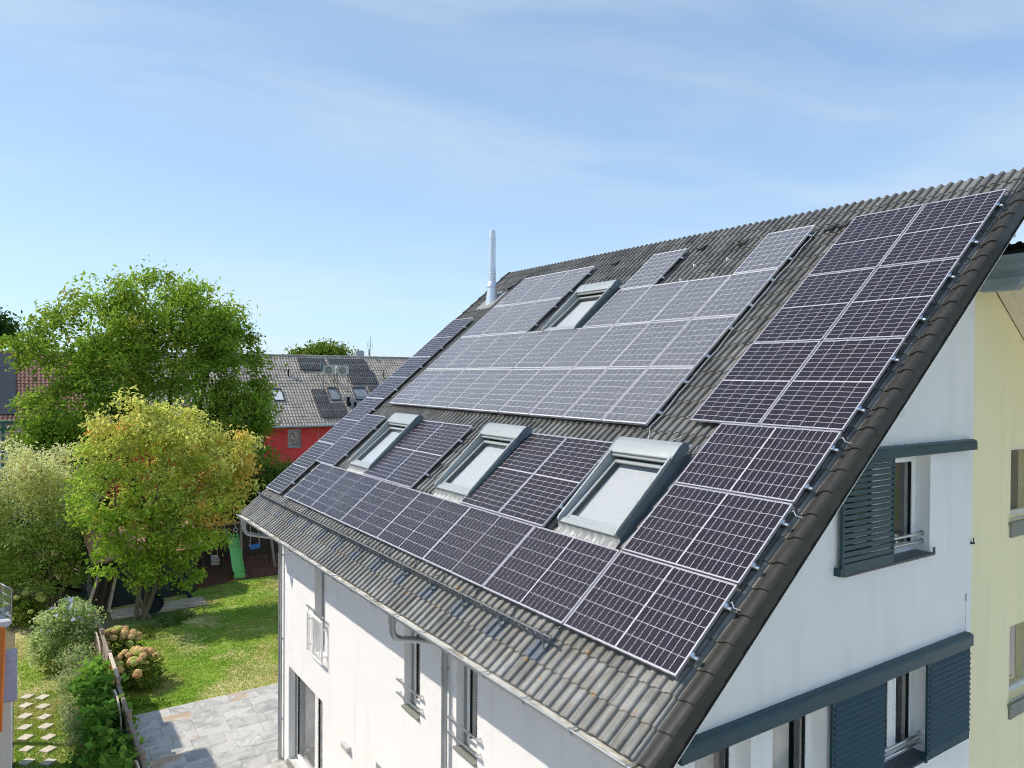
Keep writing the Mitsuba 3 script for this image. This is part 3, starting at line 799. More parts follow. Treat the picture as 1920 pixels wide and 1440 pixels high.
# roof windows
for i, (u0, u1, t0, t1) in enumerate(SKY):
    w, L = u1 - u0, t1 - t0
    M = roofm((u0 + u1) / 2, t0, 0)
    h = w / 2
    k = put(WH, 'roof_window', P(xf(cat([cb(-h, -h + .045, .0, L - .1, -.16, .020, .006), cb(h - .045, h, .0, L - .1, -.16, .020, .006), cb(-h + .045, h - .045, 0, .09, -.16, .012, .006), bx(-h + .045, h - .045, L - .2, L - .12, -.16, .0)]), M), 'window_metal'))
    for s in (-1, 1):
        m_ = extr(Polygon([(t, z) for t, z in ((.0, .022), (.010, .048), (.05, .064), (L - .26, .128), (L - .26, .02), (.05, .021))]), .034)
        v = np.stack([m_[0][:, 2] - .017 + s * (h - .018), m_[0][:, 0], m_[0][:, 1]], 1)
        put(k, 'guide_rail', P(xf((v, m_[1]), M), 'window_metal'))
        put(k, 'side_cheek', P(xf(hull([[s * (h + q), y, z] for q in (.001, .005) for y, z in ((.02, -.17), (.02, .03), (L - .1, -.17), (L - .1, .085))]), M), 'window_side'))
    pr = [(L - .31, .055), (L - .31, .108), (L - .29, .124), (L - .12, .140), (L - .03, .132), (L + .01, .10), (L + .02, .06), (L + .01, .01), (L - .10, -.01), (L - .24, .02)]
    m_ = extr(Polygon(pr), w + .04)
    put(k, 'roller_box', P(xf((np.stack([m_[0][:, 2] - h - .02, m_[0][:, 0], m_[0][:, 1]], 1), m_[1]), M), 'window_metal', 35))
    m_ = extr(Polygon(pr).buffer(.006), .012)
    for s in (-1, 1):
        put(k, 'box_end', P(xf((np.stack([m_[0][:, 2] - .006 + s * (h + .027), m_[0][:, 0], m_[0][:, 1]], 1), m_[1]), M), 'window_side', 35))
    put(k, 'shutter_bar', P(xf(cat([cb(-h + .04, h - .04, L - .345, L - .315, .045, .075, .005)]), M), 'window_metal'))
    b0, b1, t_0, t_1 = -h + .115, h - .115, .165, L - .40
    put(k, 'sash', P(xf(cat([cb(-h + .05, b0, .092, L - .33, -.10, -.005, .005), cb(b1, h - .05, .092, L - .33, -.10, -.005, .005), cb(b0, b1, .092, t_0, -.10, -.010, .005), cb(b0, b1, t_1, L - .33, -.10, -.005, .005)]), M), 'window_metal'))
    put(k, 'pane', P(xf((np.array([[b0, t_0, -.028], [b1, t_0, -.028], [b1, t_1, -.028], [b0, t_1, -.028]]), np.array([[0, 1, 2], [0, 2, 3]])), M), 'glass'))
    put(k, 'blind', P(xf(bx(b0, b1, t_0, t_1, -.105, -.100), M), 'blind'))
    put(k, 'seal', P(xf(cat([bx(b0, b0 + .008, t_0, t_1, -.099, -.026), bx(b1 - .008, b1, t_0, t_1, -.099, -.026), bx(b0 + .008, b1 - .008, t_1 - .008, t_1, -.099, -.026)]), M), 'black_plastic'))
    gv, gf = [], []
    nx = 40
    for y, z in ((-.20, -.112), (-.10, -.10), (-.02, -.07), (.01, -.02)):
        for j in range(nx):
            x = -h - .03 + (w + .06) * j / (nx - 1)
            gv.append([x, y, z + (float(roll(x + .5)) * (1.0 if y < -.05 else .3))])
    for a_ in range(3):
        for j in range(nx - 1):
            q = a_ * nx + j
            gf += [[q, q + 1, q + nx + 1], [q, q + nx + 1, q + nx]]
    put(k, 'apron', P(xf((np.array(gv), np.array(gf)), M), 'lead_flashing', True))
    put(k, 'side_flashing', P(xf(cat([bx(h + .003, h + .10, -.02, L + .1, -.150, -.140), bx(-h - .10, -h - .003, -.02, L + .1, -.150, -.140), bx(-h, h, L + .03, L + .2, -.145, -.12)]), M), 'window_side'))

# ------------------------------------------------------------------ solar panels
def frame_mesh(w, l, d=.035, lip=.0085):
    return cat([cb(-w / 2, w / 2, -l / 2, -l / 2 + lip, -d, 0, .0015), cb(-w / 2, w / 2, l / 2 - lip, l / 2, -d, 0, .0015), cb(-w / 2, -w / 2 + lip, -l / 2 + lip, l / 2 - lip, -d, 0, .0015), cb(w / 2 - lip, w / 2, -l / 2 + lip, l / 2 - lip, -d, 0, .0015)])


def plate(w, l, z=-.0025, b=.0012):
    v = np.array([[-w / 2, -l / 2, z - b], [w / 2, -l / 2, z - b], [w / 2, l / 2, z - b], [-w / 2, l / 2, z - b], [-w / 2 + .001, -l / 2 + .001, z], [w / 2 - .001, -l / 2 + .001, z], [w / 2 - .001, l / 2 - .001, z], [-w / 2 + .001, l / 2 - .001, z]])
    f = np.array([[4, 5, 6], [4, 6, 7]] + [q for i in range(4) for q in ([i, (i + 1) % 4, (i + 1) % 4 + 4], [i, (i + 1) % 4 + 4, i + 4])])
    return v, f


CW, CL, CG = .1765, .0860, .0065               # half-cell across and along, gap between
mono_frame, mono_back = P(frame_mesh(MONO_W, MONO_L), 'frame_silver'), P(plate(MONO_W - .02, MONO_L - .02, -.004), 'mono_back')
mc = plate(CW, CL)
mono_uv = np.stack([mc[0][:, 1] / CL + .5, mc[0][:, 0] / CW + .5], 1)
mono_cell1 = P(mc, 'mono_cell', uv=mono_uv)
mono_pos = [((i - 2.5) * (CW + CG), s * (.012 + CL / 2 + j * (CL + CG)) ) for i in range(6) for s in (-1, 1) for j in range(9)]
mono_cells = P(cat([(mc[0] + [x, y, 0], mc[1]) for x, y in mono_pos]), 'mono_cell', uv=np.tile(mono_uv, (108, 1)))
PW, PL = .985, 1.322
pcm = plate(.1490, .1490)
poly_uv = np.stack([pcm[0][:, 0] / .1490 + .5, pcm[0][:, 1] / .1490 + .5], 1)
poly_pos = [((i - 2.5) * .1575, (j - 3.5) * .1585) for i in range(6) for j in range(8)]
poly_cells = P(cat([(pcm[0] + [x, y, 0], pcm[1]) for x, y in poly_pos]), 'poly_cell', uv=np.tile(poly_uv, (48, 1)))
poly_frame, poly_back = P(frame_mesh(PW, PL, .04, .008), 'frame_silver'), P(plate(PW - .018, PL - .018, -.004), 'poly_back')


def rail_mesh(half, end):                      # two rails under a panel; `end` adds the clamp and the bright rail nose at the gable side
    return half


nose = P(cat([cb(-.022, .022, -.03, .03, -.045, -.002, .008), tube([[0, 0, -.05], [.012, 0, -.05], [.055, 0, -.05], [.062, 0, -.05]], [.001, .024, .024, .014], 14), cb(.02, .045, -.022, .022, -.070, -.04, .005)]), 'chrome', 35)


def panel(kind, land, u, t, label, group, single=False, ends=(), rails_=True):
    """u, t: the corner nearest to the gable end and the eave"""
    w, l = (MONO_W, MONO_L) if kind == 'mono' else (PW, PL)
    k = thing('solar_panel', label, 'solar panel', group)
    du, dt = (l, w) if land else (w, l)
    M = roofm(u + du / 2, t + dt / 2, 0, math.pi / 2 if land else 0)
    M = M @ trimesh.transformations.euler_matrix(rng.normal(0, .0022), rng.normal(0, .0022), 0)
    put(k, 'frame', mono_frame if kind == 'mono' else poly_frame, M)
    put(k, 'backsheet', mono_back if kind == 'mono' else poly_back, M)
    if single:
        for x, y in mono_pos:
            put(k, 'cell', mono_cell1, M @ mat(x, y, 0))
    else:
        put(k, 'cell_field', mono_cells if kind == 'mono' else poly_cells, M, kind='stuff')
    R = M if not land else M @ mat(0, 0, 0, rz=-math.pi / 2)
    for q in (-.27, .27):
        key = (round(du, 3), 'rail')
        if key not in RAILS:
            RAILS[key] = P(bx(-du / 2 - .012, du / 2 + .012, -.02, .02, -.085, -.037), 'rail_dark')
        put(k, 'rail', RAILS[key], R @ mat(0, q * dt * (1 if dt > 1.2 else 1.0), 0))
        if 'g' in ends:                        # towards the gable
            put(k, 'end_clamp', nose, R @ mat(du / 2 + .012, q * dt, 0))
        if 'f' in ends:
            put(k, 'end_clamp', nose, R @ mat(-du / 2 - .012, q * dt, 0, rz=math.pi))
    return k


RAILS = {}
N = ['first', 'second', 'third', 'fourth', 'fifth', 'sixth', 'seventh', 'eighth', 'ninth']
G1, G2 = 'black solar panels on the white house', 'older grey-blue solar panels high on the white house'
for i in range(7):
    panel('mono', True, i * (MONO_L + .020), 0, f'wide black solar panel in the lowest row, {N[i]} from the gable end', G1, single=i < 2, ends='g' if i == 0 else ('f' if i == 6 else ''))
for i in (1, 2):
    panel('mono', True, 0, i * (MONO_W + GP), f'wide black solar panel at the gable edge, {N[i]} row up from the eave', G1, single=True, ends='g')
for r in range(3):
    for c in range(2):
        panel('mono', False, c * (MONO_W + GP), 3 * (MONO_W + GP) + r * (MONO_L + GP), f'tall black solar panel near the gable, {("lower", "middle", "upper")[r]} row, {("right at the gable edge", "beside bare tiles")[c]}', G1, single=True, ends='g' if c == 0 else '')
for j, (u, nm) in enumerate(((3.325, 'between the nearest and middle roof windows'), (7.44, 'between the middle and farthest roof windows'))):
    for c in range(2):
        panel('mono', False, u + c * (MONO_W + .014) * (1.0 if j == 0 else .985), 1.150, f'tall black solar panel {nm}, {("gable side", "far side")[c]}', G1, ends='g' if c == 0 else '')
for r in range(4):
    panel('mono', False, 12.60, r * 1.727, f'tall black solar panel along the far roof edge, {N[r]} from the eave', G1, ends='g')
panel('mono', False, 11.45, 1.13, 'tall black solar panel beside the far edge column, left of the farthest roof window', G1, ends='g')
RT = [3.305, 4.645, 5.985, 7.325]
for r in range(4):
    for c in range(9):
        if (r == 2 and c in (4, 5)) or (r == 3 and c in (1, 2, 4, 5)):
            continue
        e = 'g' if c == 0 or (r == 2 and c == 6) or (r == 3 and c in (3, 6)) else ''
        panel('poly', False, 3.035 + c * 1.0035, RT[r], f'grey-blue solar panel, {("lowest", "second", "third", "top")[r]} row of its block, {N[c]} column from the gable', G2, ends=e)

# cables along the panel edge
CB = thing('cable', 'thin pale cable running down the edge of the grey-blue solar panels', 'cable')
pts = [roof(2.965 + .008 * math.sin(i * 1.3), 8.5 - i * .26, -.06 - .012 * math.sin(i * 2.1)) for i in range(21)] + [roof(2.93, 3.22, -.07), roof(2.86, 3.08, -.10), roof(2.66, 3.03, -.11), roof(2.42, 3.12, -.10), roof(2.3, 3.2, -.09)]
put(CB, '', P(tube(pts, .006, 6), 'cable_grey', True))
for j, (t, q) in enumerate(((.93, .05), (3.36, .04), (2.2, .02))):
    k = thing('cable_loop', ['short loose wire at the gable edge below the second panel row', 'short loose wire at the gable edge at the top of the wide panels', 'short loose wire at the gable edge beside the middle wide panel'][j], 'cable')
    put(k, '', P(tube([roof(.01, t, -.05), roof(-.03, t + .02, -.04), roof(-.08, t - .03, -.05), roof(-.13, t - .01, -.09)], .006, 6), 'cable_grey', True))

# ------------------------------------------------------------------ the yellow house behind
YH = thing('yellow_house', 'pale yellow rendered house joined to the right side of the white gable', 'house')
YW = [(7.92, 9.1, 7.38, 8.52), (7.96, 9.1, 4.48, 5.67)]
sl = math.tan(math.radians(36))
poly = Polygon([(XB, 0), (16, 0), (16, 11.45 - (16 - 6.75) * sl), (XB, 11.42)])
for x0, x1, z0, z1 in YW:
    poly = poly.difference(sbox(x0, z0, x1, z1))
put(YH, 'wall', P(cat([xz(extr(poly, .36), YG + .004), bx(XB + .01, 16, YG + .40, 13.5, 0, 4.5)]), 'yellow_stucco'))
for x0, x1, z0, z1 in YW:
    y, w = YG + .16, .07
    k = put(YH, 'window', P(cat([cb(x0, x0 + w, y, y + .07, z0, z1), cb(x1 - w, x1, y, y + .07, z0, z1), cb(x0 + w, x1 - w, y, y + .07, z0, z0 + w), cb(x0 + w, x1 - w, y, y + .07, z1 - w, z1), cb(x0 + .30, x0 + .37, y - .012, y + .06, z0 + w, z1 - w)]), 'white_paint'))
    put(k, 'pane', P((np.array([[x0 + w, y + .03, z0 + w], [x1 - w, y + .03, z0 + w], [x1 - w, y + .03, z1 - w], [x0 + w, y + .03, z1 - w]]), np.array([[0, 1, 2], [0, 2, 3]])), 'glass'))
    put(k, 'room', P(bx(x0 - .3, x1 + .3, y + .5, y + .52, z0 - .3, z1 + .3), 'curtain'))
    put(k, 'sill', P(cat([cb(x0 - .05, x1, YG - .05, YG + .16, z0 - .08, z0 - .03, .004), cb(x0 - .02, x1, YG - .03, YG, z0 - .28, z0 - .08, .004)]), 'granite'))
    put(k, 'bar', P(tube([[x0 - .06, YG - .04, z0 + .03], [x1, YG - .04, z0 + .03]], .016, 8), 'window_metal'))
rd = np.eye(4)
cs, sn = math.cos(math.radians(36)), math.sin(math.radians(36))
rd[:3, 0], rd[:3, 1], rd[:3, 2], rd[:3, 3] = [cs, 0, -sn], [0, 1, 0], [sn, 0, cs], [6.72, 0, 11.40]
YR = put(YH, 'roof', P(xf(bx(.03, 11, -1.9, 13.5, .02, .12), rd), 'roof_felt'))
for j in range(12):
    put(YR, 'soffit_board', P(xf(cb(.05, 11, -1.88 + j * .19, -1.88 + j * .19 + .186, -.004, .018, .004), rd), 'soffit_board'))
tl = []
for j in range(50):
    y = -1.85 + j * .30
    v = TILE[0].copy()
    tl.append(xf((np.stack([-v[:, 1] + .32, -v[:, 0] + y, v[:, 2] + .14], 1), TILE[1]), rd))
    tl.append(xf((np.stack([-v[:, 1] + .66, -v[:, 0] + y, v[:, 2] + .14], 1), TILE[1]), rd))
put(YR, 'tile_field', P(cat(tl), 'verge_tile', 50), kind='stuff')
put(YH, 'fascia', P(cb(6.62, 6.70, -1.9, .395, 11.06, 11.39, .006), 'grey_beam'))
put(YH, 'ridge_beam', P(hull([[6.56, .30, 10.88], [6.56, .30, 11.055], [6.56, -.16, 10.88], [6.56, -.24, 11.0], [6.56, -.24, 11.055], [6.75, .30, 10.88], [6.75, .30, 11.055], [6.75, -.16, 10.88], [6.75, -.24, 11.0], [6.75, -.24, 11.055]]), 'grey_beam'))
put(YH, 'verge_board', P(xf(cb(.0, 11, -1.93, -1.90, -.05, .13, .004), rd), 'white_paint'))

# ------------------------------------------------------------------ the orange house at the left edge
OH = thing('orange_house', 'orange and white house at the left edge with a balcony and grey wall coping', 'house')
put(OH, 'wall', P(bx(-16, -10.3, -2, 20.3, 0, 6.0), 'orange_stucco'))
put(OH, 'canopy_roof', P(cat([cb(-8.3, -6.12, 11, 18.70, 6.72, 6.90), cb(-8.3, -6.12, 18.71, 20.35, 6.05, 6.22)]), 'coping_metal'))
put(OH, 'canopy_post', P(cat([cb(-8.25, -8.1, y, y + .15, 0, z) for y, z in ((11.1, 6.72), (15, 6.72), (18.5, 6.72), (20.15, 6.05))]), 'coping_metal'))
put(OH, 'annex_wall', P(cat([cb(-6.1, -5.23, 13.62, 17.0, 0, 2.76, .01)]), 'white_stucco'))
put(OH, 'coping', P(cb(-5.40, -5.13, 13.58, 17.04, 2.76, 2.80, .006), 'coping_metal'))
put(OH, 'parapet', P(cb(-6.1, -5.37, 12.0, 17.02, 2.802, 3.40, .01), 'orange_stucco', 30))
put(OH, 'balcony_slab', P(hull([[-5.24, 17.0, 3.44], [-5.24, 17.0, 3.50], [-5.62, 18.2, 3.44], [-5.62, 18.2, 3.50], [-6.2, 17.0, 3.44], [-6.2, 17, 3.5], [-6.2, 18.2, 3.44], [-6.2, 18.2, 3.5], [-5.36, 16.9, 3.36], [-6.1, 16.9, 3.36], [-5.66, 17.95, 3.36]]), 'coping_metal'))
BR = put(OH, 'balcony_railing', P(cat([tube([[-5.25, 17.02, z], [-5.62, 18.18, z]], .022, 10) for z in (3.60, 3.86, 4.07, 4.27)] + [tube([[x, y, 3.5], [x, y, 4.27]], .016, 8) for x, y in ((-5.25, 17.02), (-5.43, 17.6), (-5.62, 18.18))]), 'zinc', 40))
put(BR, 'pane', P((np.array([[-5.27, 17.02, 3.54], [-5.64, 18.18, 3.54], [-5.64, 18.18, 4.25], [-5.27, 17.02, 4.25]]), np.array([[0, 1, 2], [0, 2, 3]])), 'glass'))

# ------------------------------------------------------------------ the red house in the distance
RH = thing('red_house', 'red rendered house with a pale tiled roof in the distance behind the big tree', 'house')
RP = math.radians(41.987)
rc, rs = math.cos(RP), math.sin(RP)


def redm(x, t, h):
    m = np.eye(4)
    m[:3, 1], m[:3, 2], m[:3, 3] = [0, rc, rs], [0, -rs, rc], [x, 45.4 + t * rc - h * rs, 6.05 + t * rs + h * rc]
    return m


RL = 7.40
W2 = [(10.40, 11.34, 4.58, 5.82), (7.84, 8.80, 3.85, 5.70)]
poly = sbox(-1.2, 0, 26, 6.25)
for x0, x1, z0, z1 in W2:
    poly = poly.difference(sbox(x0, z0, x1, z1))
put(RH, 'wall', P(cat([xz(extr(poly, .3), 46.0), bx(-1.2, 26, 46.31, 56, 0, 6.2)]), 'red_stucco'))
for x0, x1, z0, z1 in W2:
    k = put(RH, 'window', P(cat([cb(x0, x0 + .08, 46.08, 46.16, z0, z1), cb(x1 - .08, x1, 46.08, 46.16, z0, z1), cb(x0 + .08, x1 - .08, 46.08, 46.16, z0, z0 + .1), cb(x0 + .08, x1 - .08, 46.08, 46.16, z1 - .13, z1)]), 'window_metal'))
    put(k, 'pane', P((np.array([[x0 + .08, 46.12, z0 + .1], [x1 - .08, 46.12, z0 + .1], [x1 - .08, 46.12, z1 - .13], [x0 + .08, 46.12, z1 - .13]]), np.array([[0, 1, 2], [0, 2, 3]])), 'glass'))
    put(k, 'room', P(bx(x0, x1, 46.27, 46.29, z0, z1), 'shutter_grey' if x0 < 9 else 'dark_room'))
    put(k, 'sill', P(cb(x0 - .04, x1 + .04, 45.93, 46.08, z0 - .06, z0, .005), 'window_metal'))
put(RH, 'cable', P(bx(12.55, 12.58, 45.98, 46.0, 3, 6.1), 'pale_wood'))
RR = put(RH, 'roof', P(cat([xf(bx(-1.5, 27, 0.05, RL, -.14, -.03), redm(0, 0, 0)), hull([[-1.5, 50.9, 10.9], [27, 50.9, 10.9], [-1.5, 57.0, 5.6], [27, 57.0, 5.6], [-1.5, 50.9, 10.7], [27, 50.9, 10.7], [-1.5, 57, 5.4], [27, 57, 5.4]])]), 'roof_felt'))
# the tiles of the far roofs, too small to pick apart one by one
def far_tiles(x1, cols, rowsn, length, seed):
    r_ = np.random.default_rng(seed)
    nu, tv, tf, at = 4, [], [], 0
    wx = np.linspace(0, .215, nu + 1)
    hw = .045 * np.sin(np.pi * np.clip(wx / .16, 0, 1))
    st = length / rowsn
    for r in range(rowsn):
        for c in range(cols):
            x0, t0, o = x1 + .215 * c, r * st, r_.normal(0, .004)
            for j in range(nu + 1):
                tv += [[x0 + wx[j], t0, hw[j] - .015], [x0 + wx[j], t0, .035 + hw[j] + o], [x0 + wx[j], t0 + st + .02, hw[j] + o]]
            for j in range(nu):
                a_, b_ = at + 3 * j, at + 3 * j + 3
                for q in range(2):
                    tf += [[a_ + q, b_ + q, b_ + q + 1], [a_ + q, b_ + q + 1, a_ + q + 1]]
            at += 3 * (nu + 1)
    return np.array(tv), np.array(tf)


put(RR, 'tile_field', P(xf(far_tiles(-1.2, 128, 24, RL, 5), redm(0, 0, 0)), 'red_house_tile', 40), kind='stuff')
put(RR, 'ridge_tile_field', P(cat([tube([[-1.2 + .33 * i, 50.9, 11.03 + .006 * (i % 2)], [-.88 + .33 * i, 50.9, 11.03 + .006 * (i % 2)]], .10, 7) for i in range(83)]), 'red_house_tile', 40), kind='stuff')
put(RH, 'gutter', P(tube([[-1.3, 45.36, 6.02], [26.5, 45.36, 6.02]], .075, 8), 'zinc', 40))
put(RH, 'chimney', P(cat([cb(17.45, 18.1, 51.1, 51.7, 10.3, 11.50, .01), cb(17.50, 18.05, 51.15, 51.65, 11.5, 11.58, .01), tube([[17.7, 51.4, 11.5], [17.7, 51.4, 11.72]], .07, 8)]), 'zinc'))
for x0, x1, t0, t1, m_, nm in ((9.80, 10.55, 2.48, 3.68, 'white_paint', 'roof_window'), (13.90, 14.70, 2.46, 3.78, 'shutter_grey', 'roof_window'), (15.86, 16.96, 2.46, 3.80, 'shutter_grey', 'roof_window')):
    w, l = x1 - x0, t1 - t0
    k = put(RH, nm, P(xf(cat([cb(0, .06, 0, l, -.02, .12), cb(w - .06, w, 0, l, -.02, .12), cb(.06, w - .06, 0, .06, -.02, .12), cb(.06, w - .06, l - .1, l, -.02, .16)]), redm(x0, t0, 0)), 'rail_dark'))
    put(k, 'blind' if m_ == 'white_paint' else 'roller_shutter', P(xf(cb(.06, w - .06, .06, l - .1, .02, .09, .002), redm(x0, t0, 0)), m_))
for x, t, h in ((11.40, 5.1, .55), (18.9, 4.95, .6)):
    put(RH, 'vent_pipe', P(tube([redm(x, t, 0)[:3, 3], redm(x, t, 0)[:3, 3] + [0, 0, h]], .045, 8), 'black_plastic', 40))
for x, t in ((11.75, 4.9), (18.6, 4.85)):
    put(RH, 'steel_vent', P(tube([redm(x, t, 0)[:3, 3], redm(x, t, 0)[:3, 3] + [0, 0, .3], redm(x, t, 0)[:3, 3] + [0, 0, .36]], [.08, .08, .11], 10), 'flue_steel', 40))
for x, t, h in ((15.12, 2.0, .6), (15.45, 1.3, .7)):
    put(RH, 'black_vent', P(cat([tube([redm(x, t, 0)[:3, 3], redm(x, t, 0)[:3, 3] + [0, 0, h]], .11, 10), tube([redm(x, t - .1, 0)[:3, 3], redm(x, t - .1, 0)[:3, 3] + [0, 0, h * .5]], .16, 10)]), 'black_plastic', 40))


def far_panel(w, l):
    return P(cat([cb(0, w, 0, l, .10, .145, .003)]), 'black_panel'), P(cat([bx(w * i / 6 - .004, w * i / 6 + .004, .02, l - .02, .145, .147) for i in range(1, 6)] + [bx(.02, w - .02, l * .5 - .008, l * .5 + .008, .1452, .1475)]), 'poly_back')


FPN = 0
for x0, t0, w, l, cnt, nm in ((12.45, 5.72, 1.05, 1.34, 2, 'upper left group on the red house'), (14.80, 5.70, 1.03, 1.36, 3, 'upper right group, top row, red house'), (15.98, 4.18, 1.08, 1.48, 2, 'upper right group, lower row, red house'),
                              (12.70, 2.17, 1.0, 1.42, 1, 'lower group on the red house, left of a roof window'), (12.72, .66, 1.0, 1.48, 2, 'bottom row of the red house roof'), (17.2, 2.5, 1.0, 1.4, 1, 'small strip at the right end of the red house')):
    a_, b_ = far_panel(w - .02, l)
    for c in range(cnt):
        k = thing('solar_panel', f'black solar panel in the {nm}' + ('' if cnt == 1 else f', {N[c]} from the left'), 'solar panel', 'black solar panels on the red house')
        put(k, 'laminate', a_, redm(x0 + c * w, t0, 0))
        put(k, 'cell_line', b_, redm(x0 + c * w, t0, 0))

for i, x in enumerate((13.58, 14.64)):
    k = thing('outdoor_unit', ['beige fan unit on the red house roof next to the satellite dish', 'beige fan unit on the red house roof farther from the satellite dish'][i], 'air conditioner', 'two fan units on the red house roof')
    y = 47.95
    put(k, 'casing', P(cb(x, x + .93, y, y + .36, 9.62, 10.29, .02), 'machine_casing', 30))
    put(k, 'fan_grille', P(cat([tube([[x + .42 + r * math.cos(q), y - .012, 9.955 + r * math.sin(q)] for q in np.linspace(0, 6.2832, 25)], .008, 5, False) for r in (.06, .12, .18, .24, .28)] + [bar([x + .42, y - .012, 9.955], [x + .42 + .28 * math.cos(q), y - .012, 9.955 + .28 * math.sin(q)], .01) for q in np.arange(8) * math.pi / 4]), 'machine_casing'))
    put(k, 'fan_opening', P((lathe([(0, 0), (.29, 0)], 28)[0][:, [0, 2, 1]] + [x + .42, y - .006, 9.955], lathe([(0, 0), (.29, 0)], 28)[1]), 'machine_grille'))
    put(k, 'support_frame', P(cat([bar([x + .05, y - .02, 9.60], [x + .05, 49.6, 9.60], .04), bar([x + .88, y - .02, 9.60], [x + .88, 49.6, 9.60], .04), bar([x + .05, y + .02, 9.6], [x + .05, y + .02, 8.4], .04), bar([x + .88, y + .02, 9.6], [x + .88, y + .02, 8.4], .04)]), 'galvanised'))
k = thing('satellite_dish', 'dark grey satellite dish on a pole in front of the fan units', 'satellite dish')
a = np.linspace(0, .46, 8)
d_ = lathe([(r, .42 * r * r) for r in a] + [(.46, .42 * .46 ** 2 - .012)] + [(r, .42 * r * r - .012) for r in a[::-1]], 28)
Rz = trimesh.transformations.euler_matrix(math.radians(84), 0, math.radians(62), 'sxyz'); Rz[:3, 3] = [13.30, 47.7, 10.22]
put(k, 'reflector', P(xf(d_, Rz), 'dish_grey', 30))
put(k, 'pole', P(cat([tube([[13.45, 47.8, 8.2], [13.45, 47.8, 10.2]], .03, 8), bar([13.45, 47.8, 9.85], [12.9, 47.2, 9.65], .04), cb(12.82, 12.98, 47.1, 47.3, 9.6, 9.78)]), 'zinc', 40))
k = thing('roof_antenna', 'thin mast with antennas and a dish on the red house ridge', 'antenna')
put(k, 'mast', P(cat([tube([[18.73, 51.4, 10.8], [18.73, 51.4, 12.78]], .018, 6)] + [bar([18.73 - w, 51.4, z], [18.73 + w, 51.4, z], .014) for z, w in ((11.9, .22), (12.05, .2), (12.2, .22), (12.38, .14), (12.1, .1))] + [bar([18.73 - .2, 51.4, 11.75], [18.73 - .2, 51.4, 12.3], .014), bar([18.73 + .18, 51.4, 11.8], [18.73 + .18, 51.4, 12.2], .014)]), 'dish_grey', 40))
Rz = trimesh.transformations.euler_matrix(math.radians(86), 0, math.radians(75), 'sxyz'); Rz[:3, 3] = [18.55, 51.3, 11.42]
put(k, 'reflector', P(xf((d_[0] * .85, d_[1]), Rz), 'dish_grey', 30))

# ------------------------------------------------------------------ the house far left behind the trees
BH = thing('back_house', 'house with a red-brown tiled roof behind the trees at the left edge', 'house')
bp = math.radians(40); bc, bs = math.cos(bp), math.sin(bp)


def backm(x, t, h):
    m = np.eye(4)
    m[:3, 1], m[:3, 2], m[:3, 3] = [0, bc, bs], [0, -bs, bc], [x, 47.0 + t * bc - h * bs, 6.75 + t * bs + h * bc]
    return m


BL = 6.45
put(BH, 'wall', P(bx(-22, -1.6, 47.6, 56, 0, 7.0), 'white_stucco'))
BRF = put(BH, 'roof', P(cat([xf(bx(-22.3, -1.4, 0, BL, -.12, -.02), backm(0, 0, 0)), bx(-22.3, -1.4, 51.8, 52.2, 10.2, 10.8)]), 'roof_felt'))
put(BRF, 'tile_field', P(xf(far_tiles(-13.5, 56, 21, BL, 6), backm(0, 0, 0)), 'brick_tile', 40), kind='stuff')
put(BRF, 'ridge_tile_field', P(cat([tube([[-22.2 + .35 * i, 51.95, 10.92], [-21.87 + .35 * i, 51.95, 10.93]], .09, 6) for i in range(59)]), 'brick_tile', 40), kind='stuff')
put(BH, 'gutter', P(tube([[-22.3, 46.93, 6.74], [-1.3, 46.93, 6.74]], .08, 8), 'green_trim', 40))
put(BH, 'green_post', P(cat([cb(-5.9, -5.75, 46.8, 46.95, 3.5, 6.7, .01), cb(-10, -5.3, 46.85, 46.95, 6.25, 6.45, .01)]), 'green_trim'))
for r in range(4):
    for c in range(4):
        k = thing('solar_panel', f'dark grey panel on the house at the left edge, {N[r]} row up, {N[c]} from right', 'solar panel', 'dark grey solar panels on the house at the left edge')
        put(k, 'laminate', P(xf(cb(-5.21 - 1.66 * (c + 1) + .012, -5.21 - 1.66 * c, .55 + r * 1.44, .55 + r * 1.44 + 1.425, .06, .10, .003), backm(0, 0, 0)), 'grey_panel'))

# ------------------------------------------------------------------ garden things
FC = [(-2.90, y) for y in (23.6, 21.55, 19.38, 17.15, 14.81, 12.54, 10.3)]
FN = thing('garden_fence', 'weathered wooden garden fence with square posts between the patio and the hedge', 'fence')
for i, (x, y) in enumerate(FC):
    put(FN, 'post', P(cat([cb(x - .05, x + .05, y - .05, y + .05, 0, 1.50, .006), cb(x - .06, x + .06, y - .06, y + .06, 1.50, 1.535, .012)]), 'weathered_wood'))
for i in range(len(FC) - 1):
    y1, y0 = FC[i][1] - .05, FC[i + 1][1] + .05
    hi = i == 2
    put(FN, 'top_rail', P(cb(-2.945, -2.855, y0, y1, 1.30 if not hi else 1.46, 1.36 if not hi else 1.50, .006), 'pale_wood' if hi else 'weathered_wood'))
    for j in range(5 if hi else 9):
        n_ = 5 if hi else 9
        if hi:
            put(FN, 'board', P(cb(-2.925, -2.885, y0, y1, .10 + j * .27, .10 + j * .27 + .26, .005), 'brown_wood'))
        else:
            a_ = y0 + (y1 - y0) * j / n_
            put(FN, 'board', P(cb(-2.92 + .006 * (j % 2), -2.897 + .006 * (j % 2), a_ + .006, a_ + (y1 - y0) / n_ - .006, .08, 1.298, .004), 'weathered_wood'))
